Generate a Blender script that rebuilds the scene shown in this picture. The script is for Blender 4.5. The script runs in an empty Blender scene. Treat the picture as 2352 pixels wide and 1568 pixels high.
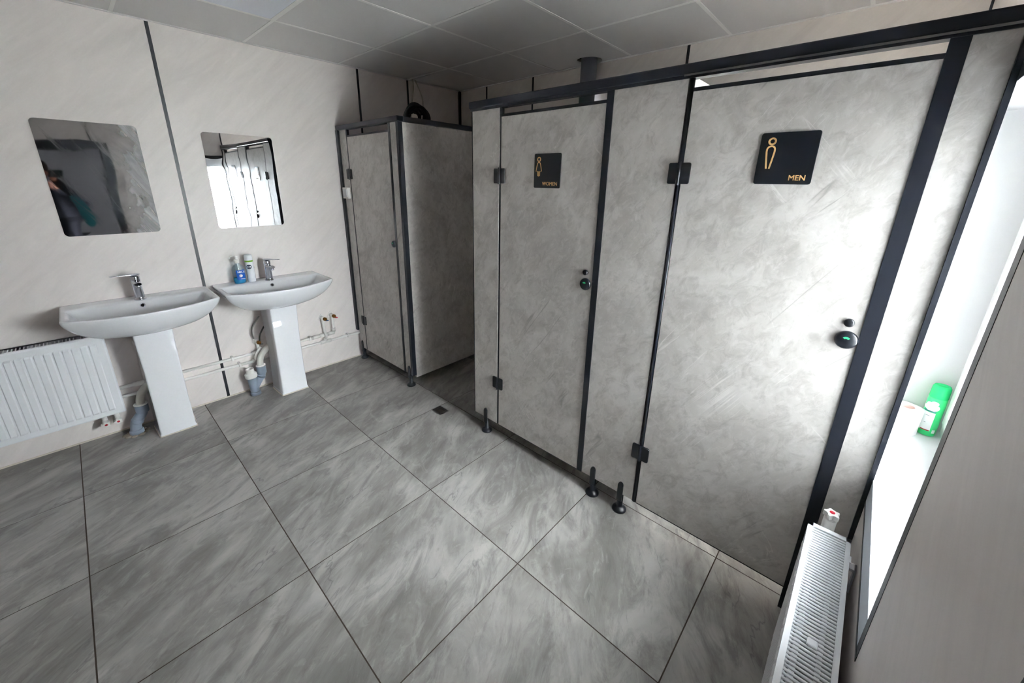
import bpy, bmesh, math, random
from mathutils import Vector, Matrix
random.seed(7)
PI = math.pi
S = bpy.context.scene
COL = S.collection

# ------------------------------------------------------------------ camera
CAM = Vector((0.0, 0.0, 1.510))
RIGHT = Vector((0.677456, -0.735379, 0.016472))
DOWN = Vector((-0.209034, -0.213943, -0.954219))
FWD = Vector((0.705236, 0.642998, -0.298656))
cd = bpy.data.cameras.new('camera')
cam = bpy.data.objects.new('camera', cd)
COL.objects.link(cam)
cd.sensor_width = 36.0
cd.lens = 900.626 / 2352 * 36.0
cd.shift_x = (1176 - 1167.52) / 2352
cd.shift_y = (700.95 - 784) / 2352
cd.clip_start = 0.005
m = Matrix((RIGHT, -DOWN, -FWD)).transposed().to_4x4()
m.translation = CAM
cam.matrix_world = m
S.camera = cam

# ------------------------------------------------------------------ sky, window light, exposure
world = bpy.data.worlds.new('world')
S.world = world
world.use_nodes = True
bg = world.node_tree.nodes['Background']
bg.inputs['Color'].default_value = (0.965, 0.968, 1.0, 1)
bg.inputs['Strength'].default_value = 40.0
# overcast sky: brightness (1 + 2 sin(elevation)) / 3, the same all the way round
wn = world.node_tree
w_tc = wn.nodes.new('ShaderNodeTexCoord'); w_xyz = wn.nodes.new('ShaderNodeSeparateXYZ'); w_mr = wn.nodes.new('ShaderNodeMapRange')
w_mr.inputs['From Min'].default_value = 0.0; w_mr.inputs['From Max'].default_value = 1.0
w_mr.inputs['To Min'].default_value = 13.3; w_mr.inputs['To Max'].default_value = 40.0
wn.links.new(w_tc.outputs['Generated'], w_xyz.inputs[0]); wn.links.new(w_xyz.outputs['Z'], w_mr.inputs['Value'])
wn.links.new(w_mr.outputs['Result'], bg.inputs['Strength'])
S.view_settings.view_transform = 'Standard'
S.view_settings.look = 'None'
S.view_settings.gamma = 1.0
S.view_settings.use_curve_mapping = False
S.view_settings.exposure = 2.28
S.cycles.max_bounces = 14
S.cycles.diffuse_bounces = 10
S.cycles.transparent_max_bounces = 12
pl = bpy.data.lights.new('window_portal', 'AREA')
pl.shape = 'RECTANGLE'; pl.size = 1.06; pl.size_y = 1.09
pl.cycles.is_portal = True
po = bpy.data.objects.new('window_portal', pl); COL.objects.link(po)
po.location = (1.47, -0.43, 1.205); po.rotation_euler = (PI / 2, 0, PI)

# ------------------------------------------------------------------ room numbers
D = 3.1665      # wall with the basins (plane y = D)
W = 2.7356      # wall behind the cubicles (plane x = W)
H = 2.323       # ceiling
YW = -0.165     # window wall
XL = -1.50      # far side wall
FX = 1.500      # face of the cubicle fronts
WX0, WX1, WZ0, WZ1 = 0.94, 2.00, 0.66, 1.745   # window opening
DX0, DX1, DZ = -0.52, 0.372, 1.80               # doorway behind the photographer

# ------------------------------------------------------------------ materials
def new_mat(name):
    mt = bpy.data.materials.new(name); mt.use_nodes = True
    nt = mt.node_tree
    return mt, nt, nt.nodes['Principled BSDF']

def s2l(c):
    return tuple((v / 12.92 if v <= 0.04045 else ((v + 0.055) / 1.055) ** 2.4) for v in [x / 255 for x in c]) + (1,)

def plain(name, rgb, rough=0.5, metal=0.0, coat=0.0, spec=0.5):
    mt, nt, b = new_mat(name)
    b.inputs['Base Color'].default_value = s2l(rgb)
    b.inputs['Roughness'].default_value = rough
    b.inputs['Metallic'].default_value = metal
    b.inputs['Coat Weight'].default_value = coat
    b.inputs['Specular IOR Level'].default_value = spec
    return mt

def N(nt, typ, **kw):
    n = nt.nodes.new(typ)
    for k, v in kw.items():
        if k in n.inputs.keys(): n.inputs[k].default_value = v
        else: setattr(n, k, v)
    return n

def mapped(nt, rot=(0, 0, 0), scale=(1, 1, 1), per_object=0.0):
    tc = N(nt, 'ShaderNodeNewGeometry')
    src = tc.outputs['Position']
    if per_object:
        oi = N(nt, 'ShaderNodeObjectInfo')
        ml = N(nt, 'ShaderNodeMath', operation='MULTIPLY'); ml.inputs[1].default_value = per_object
        nt.links.new(oi.outputs['Random'], ml.inputs[0])
        va = N(nt, 'ShaderNodeVectorMath', operation='ADD')
        nt.links.new(src, va.inputs[0]); nt.links.new(ml.outputs[0], va.inputs[1])
        src = va.outputs[0]
    r = N(nt, 'ShaderNodeMapping'); r.inputs['Rotation'].default_value = rot
    nt.links.new(src, r.inputs['Vector'])
    s = N(nt, 'ShaderNodeMapping'); s.inputs['Scale'].default_value = scale
    nt.links.new(r.outputs[0], s.inputs['Vector'])
    return s.outputs[0]

def noise(nt, vec, scale, detail=4, rough=0.55, dist=0.0):
    n = N(nt, 'ShaderNodeTexNoise'); n.inputs['Scale'].default_value = scale
    n.inputs['Detail'].default_value = detail; n.inputs['Roughness'].default_value = rough
    n.inputs['Distortion'].default_value = dist
    nt.links.new(vec, n.inputs['Vector'])
    return n.outputs['Fac']

def ramp(nt, fac, stops):
    r = N(nt, 'ShaderNodeValToRGB')
    el = r.color_ramp.elements
    while len(el) < len(stops): el.new(0.5)
    for e, (p, c) in zip(el, stops):
        e.position = p; e.color = c if len(c) == 4 else s2l(c)
    nt.links.new(fac, r.inputs['Fac'])
    return r.outputs['Color']

def mix(nt, fac, a, b, mode='MIX'):
    mx = N(nt, 'ShaderNodeMix', data_type='RGBA', blend_type=mode)
    for sock, v in ((mx.inputs[0], fac), (mx.inputs[6], a), (mx.inputs[7], b)):
        if hasattr(v, 'is_linked'): nt.links.new(v, sock)
        elif isinstance(v, (int, float)): sock.default_value = v
        else: sock.default_value = v
    return mx.outputs[2]

BW = lambda v: (v, v, v, 1)

def vein(nt, vec, scale, width, dist=0.0, detail=3):
    n = noise(nt, vec, scale, detail, 0.5, dist)
    return ramp(nt, n, [(0.5 - width, BW(0)), (0.5, BW(1)), (0.5 + width, BW(0))])

def stone_material(name, base, dark, light, rough=0.42):
    mt, nt, b = new_mat(name)
    v0 = mapped(nt, per_object=9.0)
    v1 = mapped(nt, rot=(math.radians(-35), 0, 0), scale=(1, 1.0, 0.66), per_object=9.0)
    cloud = noise(nt, v0, 4.2, 5, 0.62, 0.8)
    c = ramp(nt, cloud, [(0.32, dark), (0.50, base), (0.68, light)])
    mott = noise(nt, v1, 19, 8, 0.72, 0.9)
    c = mix(nt, ramp(nt, mott, [(0.36, BW(0.50)), (0.52, BW(0))]), c, s2l([x - 24 for x in dark]))
    c = mix(nt, ramp(nt, noise(nt, v1, 34, 7, 0.75, 0.8), [(0.50, BW(0)), (0.70, BW(0.55))]), c, s2l([min(255, x + 12) for x in light]))
    # long thin pale and dark veins in two directions, broken up by masks
    v2 = mapped(nt, rot=(math.radians(-33), 0, 0), scale=(1, 1.0, 0.10), per_object=9.0)
    v3 = mapped(nt, rot=(math.radians(44), 0, 0), scale=(1, 1.0, 0.12), per_object=5.0)
    mask = ramp(nt, noise(nt, v0, 3.8, 2), [(0.54, BW(0)), (0.66, BW(0.65))])
    mask2 = ramp(nt, noise(nt, v0, 5.0, 2, 0.5, 0.4), [(0.55, BW(0)), (0.67, BW(0.65))])
    w = mix(nt, 1.0, vein(nt, v2, 6.5, 0.0045, 0.7, 6), mask, 'MULTIPLY')
    c = mix(nt, w, c, s2l([min(255, x + 24) for x in light]))
    w = mix(nt, 1.0, vein(nt, v3, 5.5, 0.0045, 0.7, 6), mask2, 'MULTIPLY')
    c = mix(nt, w, c, s2l([min(255, x + 22) for x in light]))
    w = mix(nt, 1.0, vein(nt, v2, 3.6, 0.006, 0.4, 5), mask2, 'MULTIPLY')
    c = mix(nt, w, c, s2l([x - 40 for x in dark]))
    nt.links.new(c, b.inputs['Base Color'])
    b.inputs['Roughness'].default_value = rough
    b.inputs['Specular IOR Level'].default_value = 0.35
    return mt

def tile_material():
    mt, nt, b = new_mat('floor_tile')
    rz = math.radians(-28)
    v0 = mapped(nt, per_object=13.0)
    v1 = mapped(nt, rot=(0, 0, rz), scale=(0.34, 1.0, 1), per_object=13.0)
    v2 = mapped(nt, rot=(0, 0, rz), scale=(0.55, 1.0, 1), per_object=7.0)
    big = noise(nt, v2, 3.6, 3, 0.5, 1.2)
    c = ramp(nt, big, [(0.34, (138, 135, 131)), (0.48, (158, 155, 151)), (0.60, (176, 173, 169)), (0.72, (190, 187, 183))])
    streak = noise(nt, v1, 8, 8, 0.70, 1.3)
    c = mix(nt, ramp(nt, streak, [(0.36, BW(0.62)), (0.52, BW(0))]), c, s2l((112, 109, 106)))
    c = mix(nt, ramp(nt, streak, [(0.55, BW(0)), (0.72, BW(0.55))]), c, s2l((194, 191, 187)))
    blotch = noise(nt, v2, 10, 4, 0.6, 2.2)
    c = mix(nt, ramp(nt, blotch, [(0.58, BW(0)), (0.66, BW(0.22)), (0.8, BW(0.32))]), c, s2l((198, 195, 191)))
    w = mix(nt, 1.0, vein(nt, v1, 7, 0.010, 0.25, 5), ramp(nt, noise(nt, v0, 5, 2), [(0.52, BW(0)), (0.62, BW(0.6))]), 'MULTIPLY')
    c = mix(nt, w, c, s2l((104, 103, 104)))
    fl = noise(nt, v1, 22, 6, 0.7, 0.6)
    c = mix(nt, ramp(nt, fl, [(0.33, BW(0.45)), (0.45, BW(0))]), c, s2l((118, 114, 110)))
    c = mix(nt, ramp(nt, fl, [(0.58, BW(0)), (0.70, BW(0.4))]), c, s2l((196, 193, 189)))
    nt.links.new(c, b.inputs['Base Color'])
    rr = ramp(nt, streak, [(0.3, BW(0.34)), (0.7, BW(0.48))])
    nt.links.new(rr, b.inputs['Roughness'])
    bp = N(nt, 'ShaderNodeBump'); bp.inputs['Strength'].default_value = 0.06; bp.inputs['Distance'].default_value = 0.004
    nt.links.new(streak, bp.inputs['Height']); nt.links.new(bp.outputs[0], b.inputs['Normal'])
    return mt

def wall_material(name, rgb, axis):
    mt, nt, b = new_mat(name)
    rot = (0, math.radians(45), 0) if axis == 'x' else (math.radians(-45), 0, 0)
    v = mapped(nt, rot=rot, scale=(1, 1, 0.18) if axis == 'y' else (0.18, 1, 1), per_object=11.0)
    st = noise(nt, v, 13, 6, 0.65, 0.8)
    c = ramp(nt, st, [(0.34, [x - 7 for x in rgb]), (0.52, rgb), (0.70, [min(255, x + 4) for x in rgb])])
    cl = noise(nt, mapped(nt, per_object=11.0), 1.6, 3)
    c = mix(nt, ramp(nt, cl, [(0.35, BW(0.3)), (0.6, BW(0))]), c, s2l([x - 8 for x in rgb]))
    fine = noise(nt, v, 40, 3)
    c = mix(nt, ramp(nt, fine, [(0.56, BW(0)), (0.7, BW(0.3))]), c, s2l([min(255, x + 10) for x in rgb]))
    nt.links.new(c, b.inputs['Base Color'])
    b.inputs['Roughness'].default_value = 0.42
    return mt

def mirror_material(film):
    mt, nt, b = new_mat('mirror_film' if film else 'mirror_sheet')
    b.inputs['Metallic'].default_value = 1.0
    b.inputs['Base Color'].default_value = (0.86, 0.88, 0.9, 1)
    v = mapped(nt)
    bp = N(nt, 'ShaderNodeBump'); bp.inputs['Strength'].default_value = 1.0; bp.inputs['Distance'].default_value = 0.0007 if not film else 0.0007
    nt.links.new(noise(nt, v, 4.5, 1, 0.4, 0.4), bp.inputs['Height'])
    nt.links.new(bp.outputs[0], b.inputs['Normal'])
    vs = mapped(nt, rot=(0, math.radians(28), 0), scale=(1, 1, 0.22))
    st = noise(nt, vs, 22, 5, 0.6, 1.2)
    if film:
        nt.links.new(ramp(nt, st, [(0.52, BW(0.03)), (0.78, BW(0.16))]), b.inputs['Roughness'])
        xyz = N(nt, 'ShaderNodeSeparateXYZ'); nt.links.new(v, xyz.inputs[0])
        ad = N(nt, 'ShaderNodeMath', operation='MULTIPLY_ADD'); ad.inputs[1].default_value = 0.30
        nt.links.new(noise(nt, v, 5.0, 3, 0.6, 1.0), ad.inputs[0]); nt.links.new(xyz.outputs['X'], ad.inputs[2])
        edge = ramp(nt, ad.outputs[0], [(0.355, BW(0)), (0.44, BW(1))])
        fac = mix(nt, 1.0, edge, ramp(nt, st, [(0.30, BW(0.22)), (0.72, BW(0.62))]), 'MULTIPLY')  # film residue on the right; its pale mix also brightens the dark reflection
        df = N(nt, 'ShaderNodeBsdfDiffuse'); df.inputs['Color'].default_value = s2l((214, 216, 218))
        ms = N(nt, 'ShaderNodeMixShader')
        nt.links.new(fac, ms.inputs[0]); nt.links.new(b.outputs[0], ms.inputs[1]); nt.links.new(df.outputs[0], ms.inputs[2])
        nt.links.new(ms.outputs[0], nt.nodes['Material Output'].inputs['Surface'])
    else:
        b.inputs['Roughness'].default_value = 0.015
    return mt

def clear_material(name, rgb, power=4.0, rough=0.05):
    mt = bpy.data.materials.new(name); mt.use_nodes = True
    nt = mt.node_tree; nt.nodes.clear()
    out = N(nt, 'ShaderNodeOutputMaterial')
    tr = N(nt, 'ShaderNodeBsdfTransparent'); tr.inputs['Color'].default_value = s2l(rgb)
    gl = N(nt, 'ShaderNodeBsdfGlossy'); gl.inputs['Roughness'].default_value = rough
    lw = N(nt, 'ShaderNodeLayerWeight'); lw.inputs['Blend'].default_value = 0.5
    pw = N(nt, 'ShaderNodeMath', operation='POWER'); pw.inputs[1].default_value = power
    nt.links.new(lw.outputs['Facing'], pw.inputs[0])
    fr = N(nt, 'ShaderNodeMapRange'); fr.inputs['To Min'].default_value = 0.04; fr.inputs['To Max'].default_value = 0.95
    nt.links.new(pw.outputs[0], fr.inputs['Value'])
    mx = N(nt, 'ShaderNodeMixShader')
    nt.links.new(fr.outputs['Result'], mx.inputs[0])
    nt.links.new(tr.outputs[0], mx.inputs[1]); nt.links.new(gl.outputs[0], mx.inputs[2])
    nt.links.new(mx.outputs[0], out.inputs['Surface'])
    return mt

M = {}
M['stone'] = stone_material('cubicle_laminate', (204, 199, 194), (186, 181, 176), (216, 211, 207))
M['tile'] = tile_material()
M['wall_x'] = wall_material('wall_panel_a', (231, 224, 221), 'x')
M['wall_y'] = wall_material('wall_panel_b', (229, 223, 217), 'y')
M['ceil'] = plain('ceiling_panel', (208, 206, 205), 0.40)
M['tbar'] = plain('ceiling_grid', (232, 231, 228), 0.35)
M['led'] = plain('light_diffuser', (222, 226, 236), 0.3)
M['black'] = plain('black_profile', (27, 30, 40), 0.36)
M['blackp'] = plain('black_plastic', (24, 27, 34), 0.28)
M['alu'] = plain('grey_trim', (208, 216, 226), 0.3)  # grazing window sheen on the dark trim, put into the base colour
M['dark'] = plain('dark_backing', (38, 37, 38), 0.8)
M['grout'] = plain('grout', (74, 62, 55), 0.9)
M['white'] = plain('white_enamel', (236, 238, 242), 0.22)
M['ceramic'] = plain('white_ceramic', (238, 239, 243), 0.08, coat=0.3)
M['pvc'] = plain('white_pvc', (238, 236, 233), 0.3)
M['pvcw'] = plain('window_pvc', (218, 220, 223), 0.4)
M['offpipe'] = plain('cream_hose', (222, 220, 212), 0.45)
M['greypipe'] = plain('grey_pvc', (138, 150, 165), 0.42)
M['ventpipe'] = plain('vent_pipe', (118, 120, 126), 0.4)
M['chrome'] = plain('chrome', (216, 218, 226), 0.07, metal=1.0)
M['brass'] = plain('brass', (150, 104, 52), 0.3, metal=1.0)
M['steel'] = plain('steel', (150, 148, 146), 0.35, metal=1.0)
M['red'] = plain('red_cap', (214, 36, 62), 0.4)
M['bluecap'] = plain('blue_cap', (52, 92, 150), 0.4)
M['gold'] = plain('gold_print', (222, 176, 118), 0.45)
M['green'] = plain('green_print', (58, 214, 128), 0.3)
M['greencap'] = plain('green_plastic', (22, 205, 116), 0.25)
M['paper'] = plain('paper', (236, 234, 234), 0.9)
M['core'] = plain('cardboard', (196, 166, 158), 0.9)
M['bluelabel'] = plain('blue_label', (18, 92, 190), 0.35)
M['liquid'] = plain('blue_liquid', (10, 140, 190), 0.12)
M['navy'] = plain('navy_print', (32, 46, 84), 0.4)
M['lime'] = plain('lime_print', (128, 182, 44), 0.4)
M['whiteprint'] = plain('white_print', (246, 247, 248), 0.5)
M['greyprint'] = plain('grey_print', (150, 156, 160), 0.5)
M['tealprint'] = plain('teal_print', (66, 140, 140), 0.5)
M['redprint'] = plain('red_print', (200, 60, 60), 0.5)
M['indicator'] = plain('green_indicator', (60, 200, 130), 0.4)
M['clear'] = clear_material('clear_plastic', (232, 240, 242))
M['glass'] = clear_material('window_glass', (250, 252, 252), power=1.35, rough=0.0)   # double glazing; extra grazing reflection added to cut light on the men's door
M['cable'] = plain('grey_cable', (178, 172, 162), 0.5)
M['rubber'] = plain('black_hose', (40, 38, 40), 0.55)
M['drain'] = plain('dark_drain', (70, 66, 64), 0.45, metal=0.6)
M['mirror_a'] = mirror_material(True)
M['mirror_b'] = mirror_material(False)
M['skin'] = plain('skin', (196, 138, 118), 0.5)
M['jacket'] = plain('navy_cloth', (22, 26, 40), 0.9)
M['teal'] = plain('teal_cloth', (24, 104, 112), 0.75)
M['trouser'] = plain('dark_trousers', (44, 46, 52), 0.85)
M['hair'] = plain('hair', (58, 42, 34), 0.6)
M['hall'] = plain('hall_wall', (150, 150, 152), 0.7)
M['ground'] = plain('outside_ground', (190, 190, 186), 0.9)
M['caulk'] = plain('caulk', (214, 206, 190), 0.6)
M['dirt'] = plain('mortar', (170, 160, 146), 0.9)

# ------------------------------------------------------------------ mesh helpers
def bm_box(bm, x0, x1, y0, y1, z0, z1):
    vs = [bm.verts.new((x, y, z)) for x in (x0, x1) for y in (y0, y1) for z in (z0, z1)]
    for f in ((0, 1, 3, 2), (4, 6, 7, 5), (0, 4, 5, 1), (2, 3, 7, 6), (0, 2, 6, 4), (1, 5, 7, 3)):
        bm.faces.new([vs[i] for i in f])
    return vs

def box(x0, x1, y0, y1, z0, z1, bevel=0.0, seg=2):
    bm = bmesh.new(); bm_box(bm, x0, x1, y0, y1, z0, z1)
    if bevel:
        bmesh.ops.bevel(bm, geom=bm.edges[:], offset=bevel, segments=seg, affect='EDGES', profile=0.5)
    return bm

def frame_of(d):
    d = Vector(d).normalized()
    a = Vector((0, 0, 1)) if abs(d.z) < 0.9 else Vector((1, 0, 0))
    u = d.cross(a).normalized(); v = d.cross(u).normalized()
    return d, u, v

def add_lathe(bm, prof, origin=(0, 0, 0), axis=(0, 0, 1), seg=24, cap=True, arc=None):
    """prof: list of (radius, height along axis)"""
    d, u, v = frame_of(axis); o = Vector(origin); rings = []
    n = seg
    for r, h in prof:
        rings.append([bm.verts.new(o + d * h + (u * math.cos(2 * PI * i / n) + v * math.sin(2 * PI * i / n)) * max(r, 1e-5)) for i in range(n)])
    for a, b in zip(rings, rings[1:]):
        for i in range(n):
            f = bm.faces.new((a[i], a[(i + 1) % n], b[(i + 1) % n], b[i])); f.smooth = True
    if cap:
        if prof[0][0] > 1e-4: bm.faces.new(rings[0][::-1])
        if prof[-1][0] > 1e-4: bm.faces.new(rings[-1])
    return bm

def lathe(prof, origin=(0, 0, 0), axis=(0, 0, 1), seg=24, cap=True):
    return add_lathe(bmesh.new(), prof, origin, axis, seg, cap)

def add_tube(bm, pts, r, seg=12, cap=True):
    pts = [Vector(p) for p in pts]
    rs = r if isinstance(r, (list, tuple)) else [r] * len(pts)
    rings = []; u = None
    for i, p in enumerate(pts):
        t = ((pts[min(i + 1, len(pts) - 1)] - p).normalized() + (p - pts[max(i - 1, 0)]).normalized()).normalized()
        if u is None: _, u, v = frame_of(t)
        u = (u - t * u.dot(t)).normalized(); v = t.cross(u)
        rings.append([bm.verts.new(p + (u * math.cos(2 * PI * k / seg) + v * math.sin(2 * PI * k / seg)) * rs[i]) for k in range(seg)])
    for a, b in zip(rings, rings[1:]):
        for k in range(seg):
            f = bm.faces.new((a[k], a[(k + 1) % seg], b[(k + 1) % seg], b[k])); f.smooth = True
    if cap:
        bm.faces.new(rings[0][::-1]); bm.faces.new(rings[-1])
    return bm

def tube(pts, r, seg=12, cap=True):
    return add_tube(bmesh.new(), pts, r, seg, cap)

def bez(pts, n=10):
    """Catmull-Rom through the points"""
    P = [Vector(p) for p in pts]; out = []
    for i in range(len(P) - 1):
        a, b, c, d = P[max(i - 1, 0)], P[i], P[i + 1], P[min(i + 2, len(P) - 1)]
        for k in range(n):
            t = k / n
            out.append(0.5 * ((2 * b) + (c - a) * t + (2 * a - 5 * b + 4 * c - d) * t * t + (3 * b - a - 3 * c + d) * t ** 3))
    out.append(P[-1]); return out

def loft(rings, cap=True, smooth=True, closed=True):
    bm = bmesh.new(); R_ = [[bm.verts.new(p) for p in r] for r in rings]
    n = len(rings[0])
    for a, b in zip(R_, R_[1:]):
        for i in range(n if closed else n - 1):
            f = bm.faces.new((a[i], a[(i + 1) % n], b[(i + 1) % n], b[i])); f.smooth = smooth
    if cap:
        bm.faces.new(R_[0][::-1]); bm.faces.new(R_[-1])
    return bm

def prism(poly, origin, eu, ev, en, t, bevel=0.0):
    """polygon (u,v) extruded by t along en"""
    o, eu, ev, en = Vector(origin), Vector(eu), Vector(ev), Vector(en)
    bm = bmesh.new()
    a = [bm.verts.new(o + eu * p[0] + ev * p[1]) for p in poly]
    b = [bm.verts.new(o + eu * p[0] + ev * p[1] + en * t) for p in poly]
    n = len(poly)
    bm.faces.new(a[::-1]); top = bm.faces.new(b)
    for i in range(n): bm.faces.new((a[i], a[(i + 1) % n], b[(i + 1) % n], b[i]))
    if bevel:
        bmesh.ops.bevel(bm, geom=list(top.edges), offset=bevel, segments=2, affect='EDGES', profile=0.5)
    return bm

def rrect(w, h, r, n=5, cx=0, cy=0):
    out = []
    for sx, sy, a0 in ((1, 1, 0), (-1, 1, 90), (-1, -1, 180), (1, -1, 270)):
        for k in range(n + 1):
            a = math.radians(a0 + 90 * k / n)
            out.append((cx + sx * (w / 2 - r) + r * math.cos(a), cy + sy * (h / 2 - r) + r * math.sin(a)))
    return out

def obj(name, bm, mat, parent=None, smooth=None):
    me = bpy.data.meshes.new(name)
    bmesh.ops.recalc_face_normals(bm, faces=bm.faces[:])
    if smooth is not None:
        for f in bm.faces: f.smooth = smooth
    bm.to_mesh(me); bm.free()
    o = bpy.data.objects.new(name, me); COL.objects.link(o)
    me.materials.append(M[mat] if isinstance(mat, str) else mat)
    if parent:
        o.parent = parent
        # meshes are drawn in room coordinates; move them under the parent's origin
        off = -Vector(ORG.get(parent.name, (0, 0, 0)))
        me.transform(Matrix.Translation(off))
        ORG[o.name] = ORG.get(parent.name, (0, 0, 0))
    return o

ORG = {}

def thing(name, loc, label, cat, group=None):
    o = bpy.data.objects.new(name, None); COL.objects.link(o)
    o.location = loc; o.empty_display_size = 0.05
    ORG[o.name] = tuple(loc)
    o['label'] = label; o['category'] = cat
    if group: o['group'] = group
    return o

def tag(o, label, cat, group=None):
    o['label'] = label; o['category'] = cat
    if group: o['group'] = group
    return o

def struct(name, bm, mat, label):
    o = obj(name, bm, mat); o['kind'] = 'structure'; o['label'] = label
    return o

def join_bm(a, b):
    me = bpy.data.meshes.new('t'); b.to_mesh(me); a.from_mesh(me); b.free(); bpy.data.meshes.remove(me)
    return a

def lettering(name, text, size, origin, eu, ev, en, mat, parent, depth=0.0006, align='LEFT', bold=0.0):
    cu = bpy.data.curves.new(name, 'FONT'); cu.body = text; cu.size = size
    cu.align_x = align; cu.resolution_u = 3
    t = bpy.data.objects.new(name, cu); COL.objects.link(t)
    dg = bpy.context.evaluated_depsgraph_get()
    me = bpy.data.meshes.new_from_object(t.evaluated_get(dg))
    bpy.data.objects.remove(t)
    bm = bmesh.new(); bm.from_mesh(me)
    bmesh.ops.solidify(bm, geom=bm.faces[:], thickness=-depth)
    if bold:                                   # thicken the strokes with shifted copies
        src = bm.copy()
        for k, (du, dv) in enumerate(((bold, 0), (0, bold), (bold, bold))):
            b2 = src.copy()
            for v in b2.verts: v.co.x += du; v.co.y += dv; v.co.z += 0.00004 * (k + 1)
            join_bm(bm, b2)
        src.free()
    o, eu, ev, en = Vector(origin), Vector(eu), Vector(ev), Vector(en)
    for v in bm.verts: v.co = o + eu * v.co.x + ev * v.co.y + en * v.co.z
    return obj(name, bm, mat, parent)

def area_cut(x0, x1, z0, z1, holes):
    """rectangles that cover [x0,x1]x[z0,z1] minus axis-aligned holes"""
    xs = sorted({x0, x1, *[min(max(h[i], x0), x1) for h in holes for i in (0, 1)]})
    out = []
    for a, b in zip(xs, xs[1:]):
        if b - a < 1e-5: continue
        mid = (a + b) / 2
        zc = sorted([(h[2], h[3]) for h in holes if h[0] < mid < h[1]])
        z = z0
        for c, d in zc:
            if c > z: out.append((a, b, z, c))
            z = max(z, d)
        if z < z1: out.append((a, b, z, z1))
    return out

# ================================================================== THE SETTING
# floor: mortar bed with one object for each tile
floor = struct('floor', box(XL - 0.1, W + 0.1, -1.9, D + 0.1, -0.06, -0.0012), 'grout', 'grey marbled tile floor with thin brown joints')
ox, oy, T, J = 0.3497, 2.5789, 0.6015, 0.0022
xs = [ox + T * k for k in range(-4, 5)]
ys = [oy - 0.5963 * k for k in range(-1, 9)]
drain_hole = (1.402, 1.482, 1.886, 1.986)
for i in range(len(xs) - 1):
    for j in range(len(ys) - 1):
        a, b = max(xs[i], XL), min(xs[i + 1], W); c, d = max(ys[j + 1], -1.85), min(ys[j], D)
        if b - a < 0.02 or d - c < 0.02: continue
        if a < drain_hole[1] and b > drain_hole[0] and c < drain_hole[3] and d > drain_hole[2]:
            bm = bmesh.new()
            for q in area_cut(a + J, b - J, c + J, d - J, [drain_hole]):
                bm_box(bm, q[0], q[1], q[2], q[3], -0.0011, 0.0)
            bmesh.ops.remove_doubles(bm, verts=bm.verts[:], dist=1e-6)
        else:
            bm = box(a + J, b - J, c + J, d - J, -0.0011, 0.0)
        obj('tile', bm, 'tile', floor)

# ceiling: hung panels on a pale grid
ceiling = struct('ceiling', box(XL - 0.1, W + 0.1, YW - 0.25, D + 0.1, H + 0.06, H + 0.12), 'dark', 'suspended ceiling of square satin grey panels')
cx = [0.9531 - 1.2 * 2 + 0.6 * k for k in range(0, 8)]
cy = [2.6224 - 0.6 * k for k in range(-1, 6)]
cxs = [XL] + [c for c in cx if XL + 0.03 < c < W - 0.03] + [W]
cys = [YW] + sorted(c for c in cy if YW + 0.03 < c < D - 0.03) + [D]
g = 0.006
pipe_c = (2.648, 1.695)
for i in range(len(cxs) - 1):
    for j in range(len(cys) - 1):
        a, b, c, d = cxs[i] + g, cxs[i + 1] - g, cys[j] + g, cys[j + 1] - g
        if abs(cxs[i] - 0.3531) < 0.01 and abs(cys[j + 1] - 2.6224) < 0.01:
            led_box = (a, b, c, d); continue
        if a < 2.2 < b and c > 2.6:                     # panel beside the cable hole: pushed a little askew
            obj('ceiling_tile', prism([(a + 0.004, c), (b, c), (b, d - 0.02), (a + 0.030, d - 0.02)], (0, 0, H + 0.001), (1, 0, 0), (0, 1, 0), (0, 0, 1), 0.01), 'ceil', ceiling); continue
        if a < 1.6 < b and c > 2.6:
            obj('ceiling_tile', prism([(a, c), (b, c), (b - 0.026, d), (a, d)], (0, 0, H + 0.001), (1, 0, 0), (0, 1, 0), (0, 0, 1), 0.01), 'ceil', ceiling); continue
        if a > 2.1 and c < pipe_c[1] < d:
            bm = bmesh.new(); n = 28; r = 0.088
            # a panel with a round cut-out for the vent pipe
            outer = []
            for k in range(n):
                t = 2 * PI * k / n; dx, dy = math.cos(t), math.sin(t)
                ks = []
                if dx > 1e-6: ks.append((b - pipe_c[0]) / dx)
                if dx < -1e-6: ks.append((a - pipe_c[0]) / dx)
                if dy > 1e-6: ks.append((d - pipe_c[1]) / dy)
                if dy < -1e-6: ks.append((c - pipe_c[1]) / dy)
                s = min(ks); rr = min(r, s * 0.98)
                outer.append(((pipe_c[0] + dx * rr, pipe_c[1] + dy * rr), (pipe_c[0] + dx * s, pipe_c[1] + dy * s)))
            for zz in (H + 0.001, H + 0.011):
                vi = [bm.verts.new((p[0][0], p[0][1], zz)) for p in outer]; vo = [bm.verts.new((p[1][0], p[1][1], zz)) for p in outer]
                for k in range(n): bm.faces.new((vi[k], vi[(k + 1) % n], vo[(k + 1) % n], vo[k]))
                # fill the square corners
                for px_, py_ in ((a, c), (a, d), (b, c), (b, d)):
                    ang = math.atan2(py_ - pipe_c[1], px_ - pipe_c[0]) % (2 * PI)
                    k = int(ang / (2 * PI / n)) % n
                    cv = bm.verts.new((px_, py_, zz)); bm.faces.new((vo[k], cv, vo[(k + 1) % n]))
            obj('ceiling_tile', bm, 'ceil', ceiling); continue
        obj('ceiling_tile', box(a, b, c, d, H + 0.001, H + 0.011), 'ceil', ceiling)
for x in cxs[1:-1]:
    obj('grid_bar', box(x - 0.0085, x + 0.0085, YW, D, H - 0.001, H + 0.03), 'tbar', ceiling)
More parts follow.
